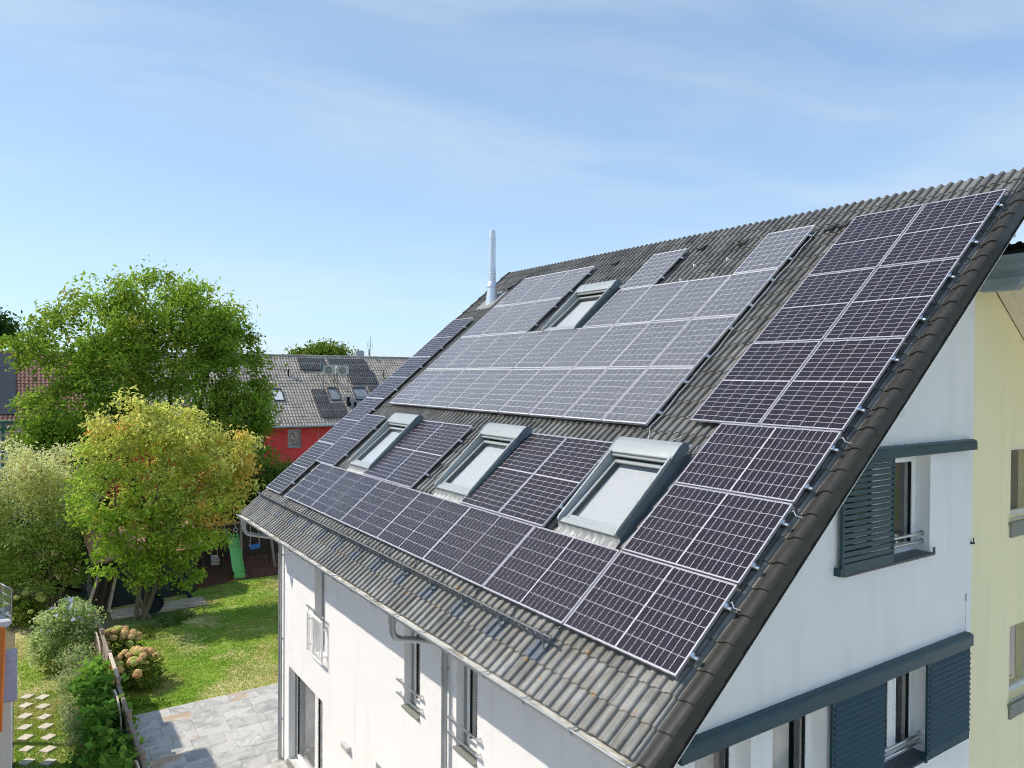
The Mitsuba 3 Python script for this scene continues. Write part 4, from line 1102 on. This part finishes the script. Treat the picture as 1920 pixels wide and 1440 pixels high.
for i, (ya, yb, z) in enumerate(((22.9, 20.6, 1.25), (17.3, 15.2, 1.35), (13.0, 11.2, 1.35))):
    k = thing('trellis_arch', ['arched pale wood trellis edge behind the lilac bush', 'arched pale wood trellis edge in the middle of the fence', 'arched pale wood trellis edge at the lower end of the fence'][i], 'trellis')
    q = np.linspace(0, math.pi, 13)
    pts = [(-3.03, (ya + yb) / 2 + (ya - yb) / 2 * math.cos(s), z - .45 + .5 * math.sin(s)) for s in q]
    put(k, 'arch', P(cat([bar(pts[j], pts[j + 1], .035, .05) for j in range(12)]), 'pale_wood'))
    for j in range(7):
        y = yb + (ya - yb) * (j + .5) / 7
        h = z - .45 + .5 * math.sqrt(max(0, 1 - ((y - (ya + yb) / 2) / ((ya - yb) / 2)) ** 2))
        put(k, 'lath', P(bx(-3.045, -3.030, y - .02, y + .02, .1, h), 'pale_wood'))

SH = thing('garden_shed', 'dark garden shed with a pinkish tiled roof behind the yellowing tree', 'shed')
sm = mat(-0.9, 30.6, 0, rz=math.radians(9))
put(SH, 'wall', P(xf(bx(-1.7, 2.1, -1.2, 1.6, 0, 2.15), sm), 'shed_wall'))
for j in range(10):
    put(SH, 'board', P(xf(cb(-1.72, 2.12, -1.225, -1.202, .03 + j * .205, .03 + j * .205 + .195, .004), sm), 'shed_wall'))
put(SH, 'roof', P(xf(hull([[-2.05, -1.6, 1.98], [2.4, -1.6, 1.98], [-2.05, .2, 3.0], [2.4, .2, 3.0], [-2.05, 1.9, 2.1], [2.4, 1.9, 2.1], [-2.05, -1.6, 1.9], [2.4, -1.6, 1.9], [-2.05, 1.9, 2.0], [2.4, 1.9, 2.0]]), sm), 'shed_wall'))
sa = math.atan2(1.02, 1.8)
for r in range(7):
    for c in range(18):
        m_ = np.eye(4); m_[:3, 1], m_[:3, 2], m_[:3, 3] = [0, math.cos(sa), math.sin(sa)], [0, -math.sin(sa), math.cos(sa)], [-2.03 + c * .246, -1.62 + r * .29 * math.cos(sa), 2.0 + r * .29 * math.sin(sa)]
        if r == 0 and c == 0:
            shed_tile = P(cb(0, .24, 0, .33, 0, .03, .008), 'shed_tile')
        put(f'{SH}__roof', 'tile', shed_tile, sm @ m_ @ mat(0, 0, rng.uniform(0, .01)))
k = thing('leaning_planks', 'old planks leaning against the dark shed wall', 'planks')
for j in range(6):
    put(k, 'plank', P(bar([-2.9 + j * .16, 28.6 + .05 * (j % 3), 0], [-2.35 + j * .13, 29.35, 1.5 + .12 * (j % 2)], .13, .025), 'pale_wood' if j in (0, 5) else 'dark_wood'))
k = thing('dark_board', 'dark board leaning on the ground beside the shed', 'board')
put(k, '', P(bar([1.05, 28.9, .02], [.35, 30.2, 1.1], .18, .03), 'black_plastic'))
k = thing('wheelbarrow', 'dark green round tub leaning behind the yellowing tree trunks', 'tub')
c_ = lathe([(.0, 0), (.30, 0), (.40, .28), (.41, .29), (.38, .28), (.29, .02), (0, .02)], 20)
Rz = trimesh.transformations.euler_matrix(math.radians(68), 0, math.radians(-15), 'sxyz'); Rz[:3, 3] = [-.62, 27.35, .42]
put(k, '', P(xf(c_, Rz), 'shed_wall', 40))

# wooden play fence and hut wall behind the swings
PF = thing('wooden_screen', 'dark wooden board screen behind the playground', 'fence')
for j in range(48):
    x = 1.6 + j * .155
    put(PF, 'board', P(cb(x + .004, x + .148, 35.0 + .01 * (j % 2), 35.025 + .01 * (j % 2), 0, 1.9 + .03 * math.sin(j * 2.3), .004), 'dark_wood'))
put(PF, 'rail', P(cat([cb(1.5, 9.1, 35.04, 35.1, z, z + .09) for z in (.4, 1.5)]), 'dark_wood'))
SW = thing('swing_set', 'wooden swing frame with a slanted leg behind the white house corner', 'swing set')
put(SW, 'beam', P(cb(2.1, 7.2, 32.65, 32.77, 2.24, 2.36, .01), 'brown_wood'))
for q, (a_, b_) in enumerate((((4.02, 32.5, 0), (4.02, 32.7, 2.5)), ((2.2, 32.0, 0), (2.2, 32.7, 2.3)), ((2.2, 33.4, 0), (2.2, 32.72, 2.3)), ((5.56, 32.2, 0), (5.38, 32.7, 2.3)), ((5.62, 33.3, 0), (5.40, 32.72, 2.3)), ((4.02, 34.0, 0), (4.02, 33.9, 2.0)), ((3.28, 34.0, 0), (3.28, 33.9, 2.0)), ((3.28, 33.4, 0), (3.28, 33.4, 2.0)))):
    put(SW, 'post', P(bar(a_, b_, .10), 'weathered_wood' if q in (0, 3) else 'dark_wood'))
put(SW, 'platform', P(cb(3.2, 4.1, 33.4, 34.1, 1.40, 1.47), 'dark_wood'))
for j in range(6):
    put(SW, 'slat', P(cb(1.9 + j * .2, 1.98 + j * .2, 33.5, 33.53, .62, 1.5, .004), 'dark_wood'))
SL = thing('slide', 'bright green plastic wave slide on the bark mulch', 'slide')
pth = [(3.80, 33.62, 1.50), (3.79, 33.35, 1.42), (3.76, 32.9, 1.10), (3.72, 32.45, .84), (3.68, 32.1, .62), (3.64, 31.7, .34), (3.60, 31.35, .18), (3.57, 31.1, .15), (3.55, 30.95, .16)]
cv, cf = [], []
for x, y, z in pth:
    cv += [[x - .25, y, z + .17], [x - .27, y, z + .17], [x - .24, y, z - .03], [x + .24, y, z - .03], [x + .27, y, z + .17], [x + .25, y, z + .17], [x + .21, y, z], [x - .21, y, z]]
for i in range(len(pth) - 1):
    for j in range(8):
        a_, b_ = i * 8 + j, i * 8 + (j + 1) % 8
        cf += [[a_, b_, b_ + 8], [a_, b_ + 8, a_ + 8]]
put(SL, 'chute', P((np.array(cv), np.array(cf)), 'slide_plastic', 30))
put(SL, 'foot', P(cb(3.29, 3.81, 30.90, 31.0, 0, .17, .02), 'slide_plastic', 30))
k = thing('blue_swing', 'blue plastic swing seat hanging right of the green slide', 'swing')
put(k, 'seat', P(hull([[4.42, 32.45, 1.00], [4.95, 32.55, 1.02], [4.42, 32.75, 1.10], [4.95, 32.85, 1.12], [4.45, 32.45, .93], [4.92, 32.55, .95], [4.45, 32.75, 1.05], [4.92, 32.85, 1.07]]), 'blue_plastic'))
put(k, 'rope', P(cat([tube([[4.44, 32.6, 1.05], [4.50, 32.7, 2.25]], .012, 6), tube([[4.93, 32.7, 1.05], [4.86, 32.7, 2.25]], .012, 6)]), 'rope_white'))
k = thing('toddler_swing', 'beige toddler swing seat hanging left of the green slide', 'swing')
put(k, 'seat', P(cat([cb(2.62, 2.94, 32.35, 32.65, .42, .48, .02), cb(2.64, 2.92, 32.60, 32.65, .48, .85, .02), cb(2.60, 2.64, 32.35, 32.65, .42, .70, .01), cb(2.92, 2.96, 32.35, 32.65, .42, .70, .01), cb(2.60, 2.96, 32.33, 32.37, .60, .66, .01)]), 'beige_plastic', 30))
put(k, 'rope', P(cat([tube([[2.62, 32.6, .7], [2.66, 32.7, 2.25]], .01, 6), tube([[2.94, 32.6, .7], [2.90, 32.7, 2.25]], .01, 6)]), 'rope_white'))
k = thing('gym_rings', 'pair of white gym rings hanging above the green slide', 'gym rings')
for x in (3.26, 3.78):
    put(k, 'ring', P(tube([(x + .09 * math.cos(s), 32.7, 1.95 + .10 * math.sin(s)) for s in np.linspace(0, 6.2832, 17)], .018, 6, False), 'rope_white', 40))
    put(k, 'rope', P(tube([(x, 32.7, 2.05), (x, 32.7, 2.25)], .012, 5), 'rope_white'))

# ------------------------------------------------------------------ trees, shrubs
def leaves(r, cen, n_per, spread, size, tint, up_bias=0.7, droop=0.25, aspect=0.42, flat=0.7):
    """cen (m,3) clump centres, tint (m,3) colours -> mesh and vertex colours; each leaf two triangles folded at the midrib"""
    m = len(cen)
    idx = np.repeat(np.arange(m), n_per)
    n = len(idx)
    off = r.normal(0, 1, (n, 3)) * spread[idx][:, None] * np.array([1, 1, flat])
    c = cen[idx] + off
    nrm = r.normal(0, 1, (n, 3)); nrm[:, 2] += up_bias * 1.6
    nrm += 0.5 * off / (np.linalg.norm(off, axis=1, keepdims=True) + 1e-9)
    nrm /= np.linalg.norm(nrm, axis=1, keepdims=True)
    d = r.normal(0, 1, (n, 3)); d[:, 2] -= droop * 2
    d -= nrm * (d * nrm).sum(1, keepdims=True); d /= np.linalg.norm(d, axis=1, keepdims=True)
    s = np.cross(nrm, d)
    L = size * r.uniform(.65, 1.35, n)[:, None]
    w = L * aspect
    v = np.stack([c - d * L * .5, c + s * w * .5 + nrm * L * .06, c + d * L * .5 - nrm * L * .10, c - s * w * .5 + nrm * L * .06], 1).reshape(-1, 3)
    q = np.arange(n)[:, None] * 4
    f = np.concatenate([q + [0, 1, 2], q + [0, 2, 3]], 1).reshape(-1, 3)
    col = tint[idx] * r.uniform(.72, 1.3, (n, 1)) * (1 + r.normal(0, .05, (n, 3)))
    return (v, f), np.repeat(np.clip(col, .004, .9), 4, 0)


def clumps(r, lobes, per_m2, inner=0.45, gap=0.0, seed=0):
    out = []
    for cx, cy, cz, rx, ry, rz in lobes:
        n = int(per_m2 * (rx * ry * rz) ** (2 / 3) * 12.5)
        d = r.normal(0, 1, (n, 3)); d /= np.linalg.norm(d, axis=1, keepdims=True)
        k = (inner + (1 - inner) * r.random(n) ** .6)[:, None]
        p = np.array([cx, cy, cz]) + d * k * [rx, ry, rz]
        p += (meshkit.fbm(p * .9, 2, seed)[:, None] - .5) * d * .9 * min(rx, rz) * .6
        out.append(p)
    p = np.vstack(out)
    g = meshkit.fbm(p * .75 + 11, 3, seed + 3)
    return p[g > gap]


def limbs(r, base, tops, r0, cen, twig=0.4, sides=7):
    """trunk stems from base to tops with limbs reaching for the clumps"""
    ms, nodes = [], []
    for tp in tops:
        tp = np.array(tp, float); b = np.array(base, float) + np.array([r.normal(0, .12), r.normal(0, .12), -.1])
        t = np.linspace(0, 1, 9)[:, None]
        p = b + (tp - b) * t + np.stack([.25 * np.sin(3 * t[:, 0]) * r.normal(), .25 * np.sin(2.5 * t[:, 0]) * r.normal(), 0 * t[:, 0]], 1)
        ms.append(tube(p, np.linspace(r0, r0 * .22, 9), sides)); nodes += [(q, r0 * (1 - .78 * j / 8)) for j, q in enumerate(p) if j > 2]
    pos = np.array([q for q, _ in nodes]); rad = np.array([w for _, w in nodes])
    pick = r.permutation(len(cen))
    big = pick[: min(len(cen), 46)]
    for i in big:                               # main limbs
        d = np.linalg.norm(pos - cen[i], axis=1) + 1.2 * np.maximum(0, pos[:, 2] - cen[i][2])
        j = int(np.argmin(d)); a, b = pos[j], cen[i]
        m_ = (a + b) / 2 + [r.normal(0, .15), r.normal(0, .15), .12 * np.linalg.norm(b - a)]
        p = np.array([a, a * .55 + m_ * .45, m_, m_ * .45 + b * .55, b])
        w = min(rad[j] * .6, .035 + .02 * np.linalg.norm(b - a))
        ms.append(tube(p, np.linspace(w, w * .25, 5), 5, False))
        pos = np.vstack([pos, p[1:]]); rad = np.concatenate([rad, np.linspace(w * .8, w * .3, 4)])
    for i in pick[len(big):]:
        j = int(np.argmin(np.linalg.norm(pos - cen[i], axis=1)))
        if np.linalg.norm(pos[j] - cen[i]) < 1.6:
            ms.append(tube([pos[j], (pos[j] + cen[i]) / 2 + [0, 0, .06], cen[i]], [min(.02, rad[j] * .6), .010, .004], 3, False))
    return cat(ms)


def plant(name, label, catg, base, tops, r0, lobes, per, n_per, spread, size, colour, bark='bark', seed=1, gap=.3, group=None, mat_='leaf', trunk=True, **kw):
    r = np.random.default_rng(seed)
    cen = clumps(r, lobes, per, gap=gap, seed=seed)
    tint = colour(r, cen)
    sp = r.uniform(.7, 1.3, len(cen)) * spread
    mesh, col = leaves(r, cen, n_per, sp, size, tint, **kw)
    k = thing(name, label, catg, group)
    if trunk:
        put(k, 'trunk', P(limbs(r, base, tops, r0, cen), bark, 50))
    put(k, 'crown' if 'tree' in name else 'foliage', P(mesh, mat_, color=col))
    return k


def lerp(a, b, t):
    return np.array(a)[None] * (1 - t[:, None]) + np.array(b)[None] * t[:, None]


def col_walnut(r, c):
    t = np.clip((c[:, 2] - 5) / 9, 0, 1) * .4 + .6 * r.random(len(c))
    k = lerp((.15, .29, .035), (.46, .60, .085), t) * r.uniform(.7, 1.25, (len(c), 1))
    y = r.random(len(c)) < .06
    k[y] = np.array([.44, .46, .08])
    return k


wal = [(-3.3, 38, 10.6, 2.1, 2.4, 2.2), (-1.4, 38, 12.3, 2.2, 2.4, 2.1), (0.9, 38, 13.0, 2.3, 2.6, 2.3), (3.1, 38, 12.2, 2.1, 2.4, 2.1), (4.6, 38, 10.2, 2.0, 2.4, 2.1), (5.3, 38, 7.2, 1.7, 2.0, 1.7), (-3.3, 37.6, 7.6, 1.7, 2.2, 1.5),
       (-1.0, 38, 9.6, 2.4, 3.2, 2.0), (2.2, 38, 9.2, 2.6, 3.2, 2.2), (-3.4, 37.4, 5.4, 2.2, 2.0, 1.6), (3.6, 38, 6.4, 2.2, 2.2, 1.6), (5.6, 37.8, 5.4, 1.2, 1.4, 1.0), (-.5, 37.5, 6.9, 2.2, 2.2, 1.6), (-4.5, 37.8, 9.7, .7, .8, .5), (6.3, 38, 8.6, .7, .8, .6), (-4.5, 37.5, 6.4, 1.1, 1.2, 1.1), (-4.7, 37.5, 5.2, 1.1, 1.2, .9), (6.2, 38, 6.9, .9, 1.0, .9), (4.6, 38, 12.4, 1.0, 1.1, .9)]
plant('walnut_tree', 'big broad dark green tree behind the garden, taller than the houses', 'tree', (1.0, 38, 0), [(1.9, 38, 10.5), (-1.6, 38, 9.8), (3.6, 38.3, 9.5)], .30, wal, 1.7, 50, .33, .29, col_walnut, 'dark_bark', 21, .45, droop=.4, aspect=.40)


def col_yellow(r, c):
    t = np.clip((c[:, 2] - 3.0) / 4.6 + .10 * (c[:, 0] + .8) + r.normal(0, .30, len(c)) - .06, 0, 1)
    k = lerp((.38, .56, .07), (.88, .86, .24), t) * r.uniform(.75, 1.15, (len(c), 1))
    o = (r.random(len(c)) < .05 + .20 * np.clip((c[:, 0] - .3) / 2.5, 0, 1)) & (c[:, 2] > 3.6)
    k[o] = np.array([.85, .58, .15])
    return k


yel = [(-2.2, 27, 6.5, 1.35, 1.5, 1.2), (-.9, 27, 7.2, 1.35, 1.5, 1.15), (.5, 27, 6.9, 1.3, 1.5, 1.1), (1.6, 27, 5.7, 1.25, 1.4, 1.1), (2.4, 27, 5.3, .9, 1.0, .9), (2.6, 27, 6.4, .5, .5, .7), (-2.5, 26.8, 4.8, 1.2, 1.3, 1.2), (-.9, 27, 5.0, 1.7, 1.7, 1.4), (.6, 26.8, 4.1, 1.5, 1.5, 1.1), (-1.6, 26.8, 3.5, 1.2, 1.2, .9), (.0, 26.7, 2.9, 1.0, 1.0, .8), (1.6, 26.8, 4.2, 1.0, 1.0, .8), (-.7, 26.5, 2.1, .95, .9, .7), (.35, 26.5, 1.7, .65, .6, .5), (-2.3, 26.7, 2.6, .85, .8, .6), (1.2, 26.8, 3.1, .9, .9, .7),
       (-2.3, 27, 7.9, .22, .22, .8), (-1.3, 27, 8.3, .3, .3, .7), (-.5, 27, 8.1, .28, .28, .8), (.25, 27, 8.1, .2, .2, .7), (.9, 27, 7.8, .2, .2, .6), (2.7, 27, 7.2, .22, .22, .55), (1.9, 27, 6.9, .2, .2, .5), (-1.8, 27, 8.2, .16, .16, .8), (.55, 26.9, 8.3, .15, .15, .7), (1.35, 27, 7.5, .15, .15, .7), (3.05, 27, 6.6, .2, .2, .7), (-2.75, 27, 7.6, .15, .15, .6)]
plant('yellowing_tree', 'yellow-green tree turning orange with several stems at the edge of the lawn', 'tree', (-1.03, 27.0, 0), [(-1.9, 27, 6.0), (-.9, 27.1, 7.0), (-.3, 26.9, 6.2), (.9, 27.1, 5.6)], .10, yel, 2.6, 44, .21, .195, col_yellow, 'pale_bark', 22, .36, droop=.5, aspect=.46)


def col_pale(r, c):
    t = np.clip((c[:, 2] - 2.5) / 3.5 + r.normal(0, .2, len(c)), 0, 1)
    k = lerp((.34, .50, .09), (.92, .92, .46), t)
    k[r.random(len(c)) < .06] = np.array([.5, .44, .16])
    return k


pal = [(-5.6, 30.5, 5.4, 1.5, 1.6, 1.5), (-4.2, 30.6, 5.7, 1.3, 1.5, 1.2), (-3.4, 30.5, 4.6, 1.1, 1.3, 1.2), (-5.2, 30.2, 3.8, 1.6, 1.6, 1.2), (-3.7, 30.3, 3.3, 1.2, 1.3, 1.0), (-3.0, 30.4, 2.7, .8, .9, .7), (-4.6, 29.9, 2.5, 1.0, 1.0, .7), (-6.4, 30.3, 4.2, 1.3, 1.5, 1.5), (-6.2, 30.2, 2.8, 1.1, 1.2, .9), (-5.4, 29.8, 1.6, 1.0, .9, .7), (-3.2, 29.9, 1.6, .7, .7, .7), (-4.3, 29.6, 1.3, .7, .7, .5)]
plant('pale_tree', 'small pale silvery green tree at the left edge beside the garden shed', 'tree', (-3.82, 30.8, 0), [(-4.1, 30.7, 4.6), (-5.3, 30.6, 4.6), (-3.3, 30.6, 3.9)], .11, pal, 2.7, 50, .25, .165, col_pale, 'pale_bark', 23, .34, droop=.45, aspect=.36)


def flat_col(a, b):
    return lambda r, c: lerp(a, b, r.random(len(c)))


plant('far_tree', 'light green tree top behind the red house roof', 'tree', (23.2, 75, 0), [(23.0, 75, 11.5), (21.5, 75, 11)], .4, [(22.2, 75, 11.3, 2.4, 2.0, 1.6), (23.6, 75, 11.6, 2.0, 2.0, 1.7), (20.9, 75, 10.8, 1.4, 1.5, 1.2), (24.6, 75, 10.9, 1.4, 1.5, 1.2)], 2.6, 26, .5, .42, flat_col((.12, .22, .03), (.26, .33, .05)), 'dark_bark', 24, .3)
plant('edge_tree', 'rounded dark green tree top far away at the left edge', 'tree', (-7.4, 72, 0), [(-7.2, 72, 12.5)], .4, [(-7.4, 72, 13.2, 2.2, 2.0, 1.5), (-6.3, 72, 12.8, 1.2, 1.2, .9)], 2.6, 26, .45, .4, flat_col((.05, .12, .03), (.11, .19, .04)), 'dark_bark', 25, .3)
SHR = [('dark green leafy shrub in front of the red house wall', (6.4, 40, 0), [(5.6, 40, 3.0, 1.3, 1.2, 1.3), (6.8, 40, 3.5, 1.2, 1.2, 1.1), (7.9, 40, 3.2, 1.2, 1.2, 1.3), (6.2, 40, 1.8, 1.8, 1.4, 1.4)], 31), ('tall dark shrub behind the playground screen', (3.2, 37, 0), [(2.6, 37, 2.0, 1.5, 1.3, 1.6), (4.4, 37, 2.6, 1.6, 1.3, 1.6), (5.6, 37, 1.9, 1.3, 1.2, 1.4), (5.2, 36.8, 3.4, 1.0, 1.0, .8)], 32),
       ('dark shrub between the shed and the pale tree', (-2.6, 32.5, 0), [(-2.6, 32.6, 1.8, 1.2, 1.1, 1.5), (-4.2, 32.8, 1.6, 1.6, 1.1, 1.4), (-5.8, 32.6, 1.6, 1.3, 1.1, 1.5)], 33), ('dark hedge mass behind the garden shed', (0.5, 34.5, 0), [(-.8, 34.5, 2.6, 1.9, 1.3, 1.6), (1.6, 34.4, 2.3, 1.6, 1.2, 1.6), (-3.4, 35, 3.2, 2.0, 1.5, 1.9), (-6.4, 35, 3.2, 2.0, 1.5, 2.0)], 34),
       ('leafy shrub rising left of the red house windows', (9.4, 41.5, 0), [(9.0, 41.5, 2.6, 1.2, 1.1, 1.6), (10.6, 41.5, 2.3, 1.2, 1.1, 1.4)], 35)]
for lb, bs_, lo, sd in SHR:
    plant('dark_shrub', lb, 'shrub', bs_, [(lo[0][0], lo[0][1], lo[0][2]), (lo[-1][0], lo[-1][1], lo[-1][2])], .07, lo, 3.6, 30, .28, .18, flat_col((.04, .10, .02), (.10, .19, .035)), 'dark_bark', sd, .25)

hib = plant('lilac_bush', 'bushy shrub with lilac flowers on top, beside the end of the fence', 'bush', (-3.85, 23, 0), [(-4.1, 23, 1.6), (-3.5, 23, 1.7), (-3.8, 22.8, 1.9)], .04, [(-4.1, 23, 1.35, .75, .8, .7), (-3.5, 23, 1.45, .65, .75, .65), (-3.8, 23, .75, .95, 1.0, .65), (-4.3, 23.1, .8, .5, .7, .5), (-3.75, 22.9, 2.0, .45, .5, .25)], 9.0, 34, .12, .105, flat_col((.30, .44, .12), (.70, .80, .40)), 'pale_bark', 26, .2, droop=.2, aspect=.62, up_bias=.9)
fl = P(cat([xf(hull([[.0, 0, 0], [.05, -.022, .018], [.056, .022, .018], [.03, 0, -.006]]), mat(0, 0, 0, rz=q * 1.2566)) for q in range(5)]), 'flower_lilac')
for i in range(34):
    x, y = -3.82 + rng.normal(0, .42), 22.75 + rng.normal(0, .3)
    z = 2.32 - .55 * ((x + 3.8) / .6) ** 2 * .6 - rng.uniform(0, .35) - (.25 if i % 4 == 0 else 0)
    m_ = trimesh.transformations.euler_matrix(rng.normal(.7, .4), rng.normal(0, .4), rng.uniform(0, 6)); m_[:3, :3] *= rng.uniform(.9, 1.35); m_[:3, 3] = [x, y - .12, z]
    put(hib, 'flower', fl, m_)

ic = trimesh.creation.icosphere(subdivisions=3, radius=1.0)
hv = np.array(ic.vertices)
hd = 1 + .16 * (meshkit.noise(hv * 5.5, 3) - .5) + .18 * (meshkit.noise(hv * 11, 4) - .5)
hm = (hv * hd[:, None], np.array(ic.faces))
head = {m_: P((hm[0] * [.1, .1, .085], hm[1]), m_) for m_ in ('flower_pink', 'flower_lime')}
HY = [('hydrangea bush with many rusty pink heads right behind the fence panel', -2.05, 20.3, .66, 1.0, 46, 'flower_pink', 41), ('hydrangea bush with rusty pink heads below the yellowing tree', -2.25, 23.3, .55, .85, 34, 'flower_pink', 42), ('hydrangea bush with round lime green heads below the pale tree', -4.95, 28.6, .75, 1.15, 22, 'flower_lime', 43)]
for lb, x, y, rr_, hh, n, m_, sd in HY:
    k = plant('hydrangea', lb, 'bush', (x, y, 0), [(x - .2, y, hh * .7), (x + .2, y, hh * .7)], .025, [(x, y, hh * .5, rr_, rr_ * 1.25, hh * .5), (x + rr_ * .5, y - .5, hh * .38, rr_ * .6, rr_ * .8, hh * .4)], 9, 26, .11, .11, flat_col((.11, .20, .03), (.26, .32, .055)), 'pale_bark', sd, .2, aspect=.62)
    for i in range(n):
        a_, b_ = rng.uniform(0, 6.28), rng.uniform(.0, 1.35)
        p = [x + rr_ * 1.08 * math.cos(a_) * math.sin(b_) * 1.05, y + rr_ * 1.3 * math.sin(a_) * math.sin(b_), hh * (.5 + .56 * math.cos(b_))]
        put(k, 'flower_head', head['flower_lime'] if (m_ == 'flower_lime' or i % 6 == 0) else head[m_], mat(*p, rz=a_, s=rng.uniform(.75, 1.3)))

plant('climber_hedge', 'dark green big-leaved climber growing over the lower fence', 'climber', (-3.3, 15, 0), [(-3.3, 14, 1), (-3.3, 17, 1)], .03, [(-3.32, 18.6, .85, .36, .9, .6), (-3.3, 17.2, .80, .38, 1.0, .65), (-3.3, 15.6, .75, .40, 1.1, .65), (-3.32, 14.0, .80, .42, 1.1, .65), (-3.35, 12.4, .80, .45, 1.1, .7)], 11, 18, .15, .19, flat_col((.10, .26, .04), (.30, .52, .08)), 'bark', 51, .15, aspect=.75, droop=.5, up_bias=1.0)
plant('feathery_shrub', 'grey-green feathery shrub between the stepping stones and the climber', 'shrub', (-3.75, 18, 0), [(-3.7, 17.5, .8), (-3.75, 19.5, .8)], .03, [(-3.62, 20.6, .55, .45, .8, .55), (-3.72, 19.2, .50, .48, .9, .5), (-3.78, 17.8, .50, .42, .9, .48), (-3.68, 16.6, .42, .40, .8, .40), (-3.55, 21.6, .7, .4, .6, .5)], 12, 34, .13, .10, flat_col((.28, .38, .13), (.66, .72, .40)), 'bark', 52, .15, aspect=.34, droop=-.15, up_bias=.5)
plant('leafy_weeds', 'low bright green leafy weeds at the lower end of the hedge', 'weeds', (-3.7, 14.4, 0), [(-3.8, 14.5, .3), (-3.6, 13.5, .3)], .02, [(-3.75, 15.0, .28, .45, .9, .32), (-3.75, 13.4, .28, .5, 1.0, .35), (-3.8, 12.0, .3, .5, .9, .4)], 12, 20, .10, .10, flat_col((.09, .22, .03), (.22, .38, .07)), 'bark', 53, .1, aspect=.6)
plant('leafy_weeds', 'low green plants along the patio edge below the hydrangea', 'weeds', (-2.3, 18.4, 0), [(-2.4, 18.4, .15), (-2.0, 18.4, .15)], .01, [(-2.35, 18.5, .12, .45, .32, .18), (-1.6, 18.35, .08, .4, .18, .12)], 22, 14, .06, .07, flat_col((.07, .16, .02), (.14, .26, .03)), 'bark', 54, .0, aspect=.6, trunk=False)
plant('ground_plants', 'scattered small plants on the shaded soil under the yellowing tree', 'plants', (-1, 26, 0), [], .01, [(-1.6, 25.3, .1, .8, .4, .18), (.3, 26.2, .1, .5, .3, .2), (-.3, 25.6, .12, .5, .25, .25), (-1.3, 24.6, .15, .5, .3, .25)], 14, 12, .08, .09, flat_col((.06, .12, .02), (.16, .20, .04)), 'bark', 55, .0, aspect=.6, trunk=False)

# trees across the street, seen in the gable panes
for i, (x, y, sd) in enumerate(((3.5, -19, 61), (11.5, -23, 62))):
    plant('street_tree', ['green street tree across the street from the white gable', 'second green street tree farther along the street past the yellow house'][i], 'tree', (x, y, 0), [(x, y, 6.5), (x + .8, y, 6)], .2, [(x, y, 7.5, 2.4, 2.4, 2.2), (x + 1.6, y, 6, 1.9, 2.0, 1.7), (x - 1.7, y, 6, 1.9, 2.0, 1.7)], 1.6, 26, .4, .34, flat_col((.16, .28, .04), (.34, .46, .07)), 'dark_bark', sd, .35)
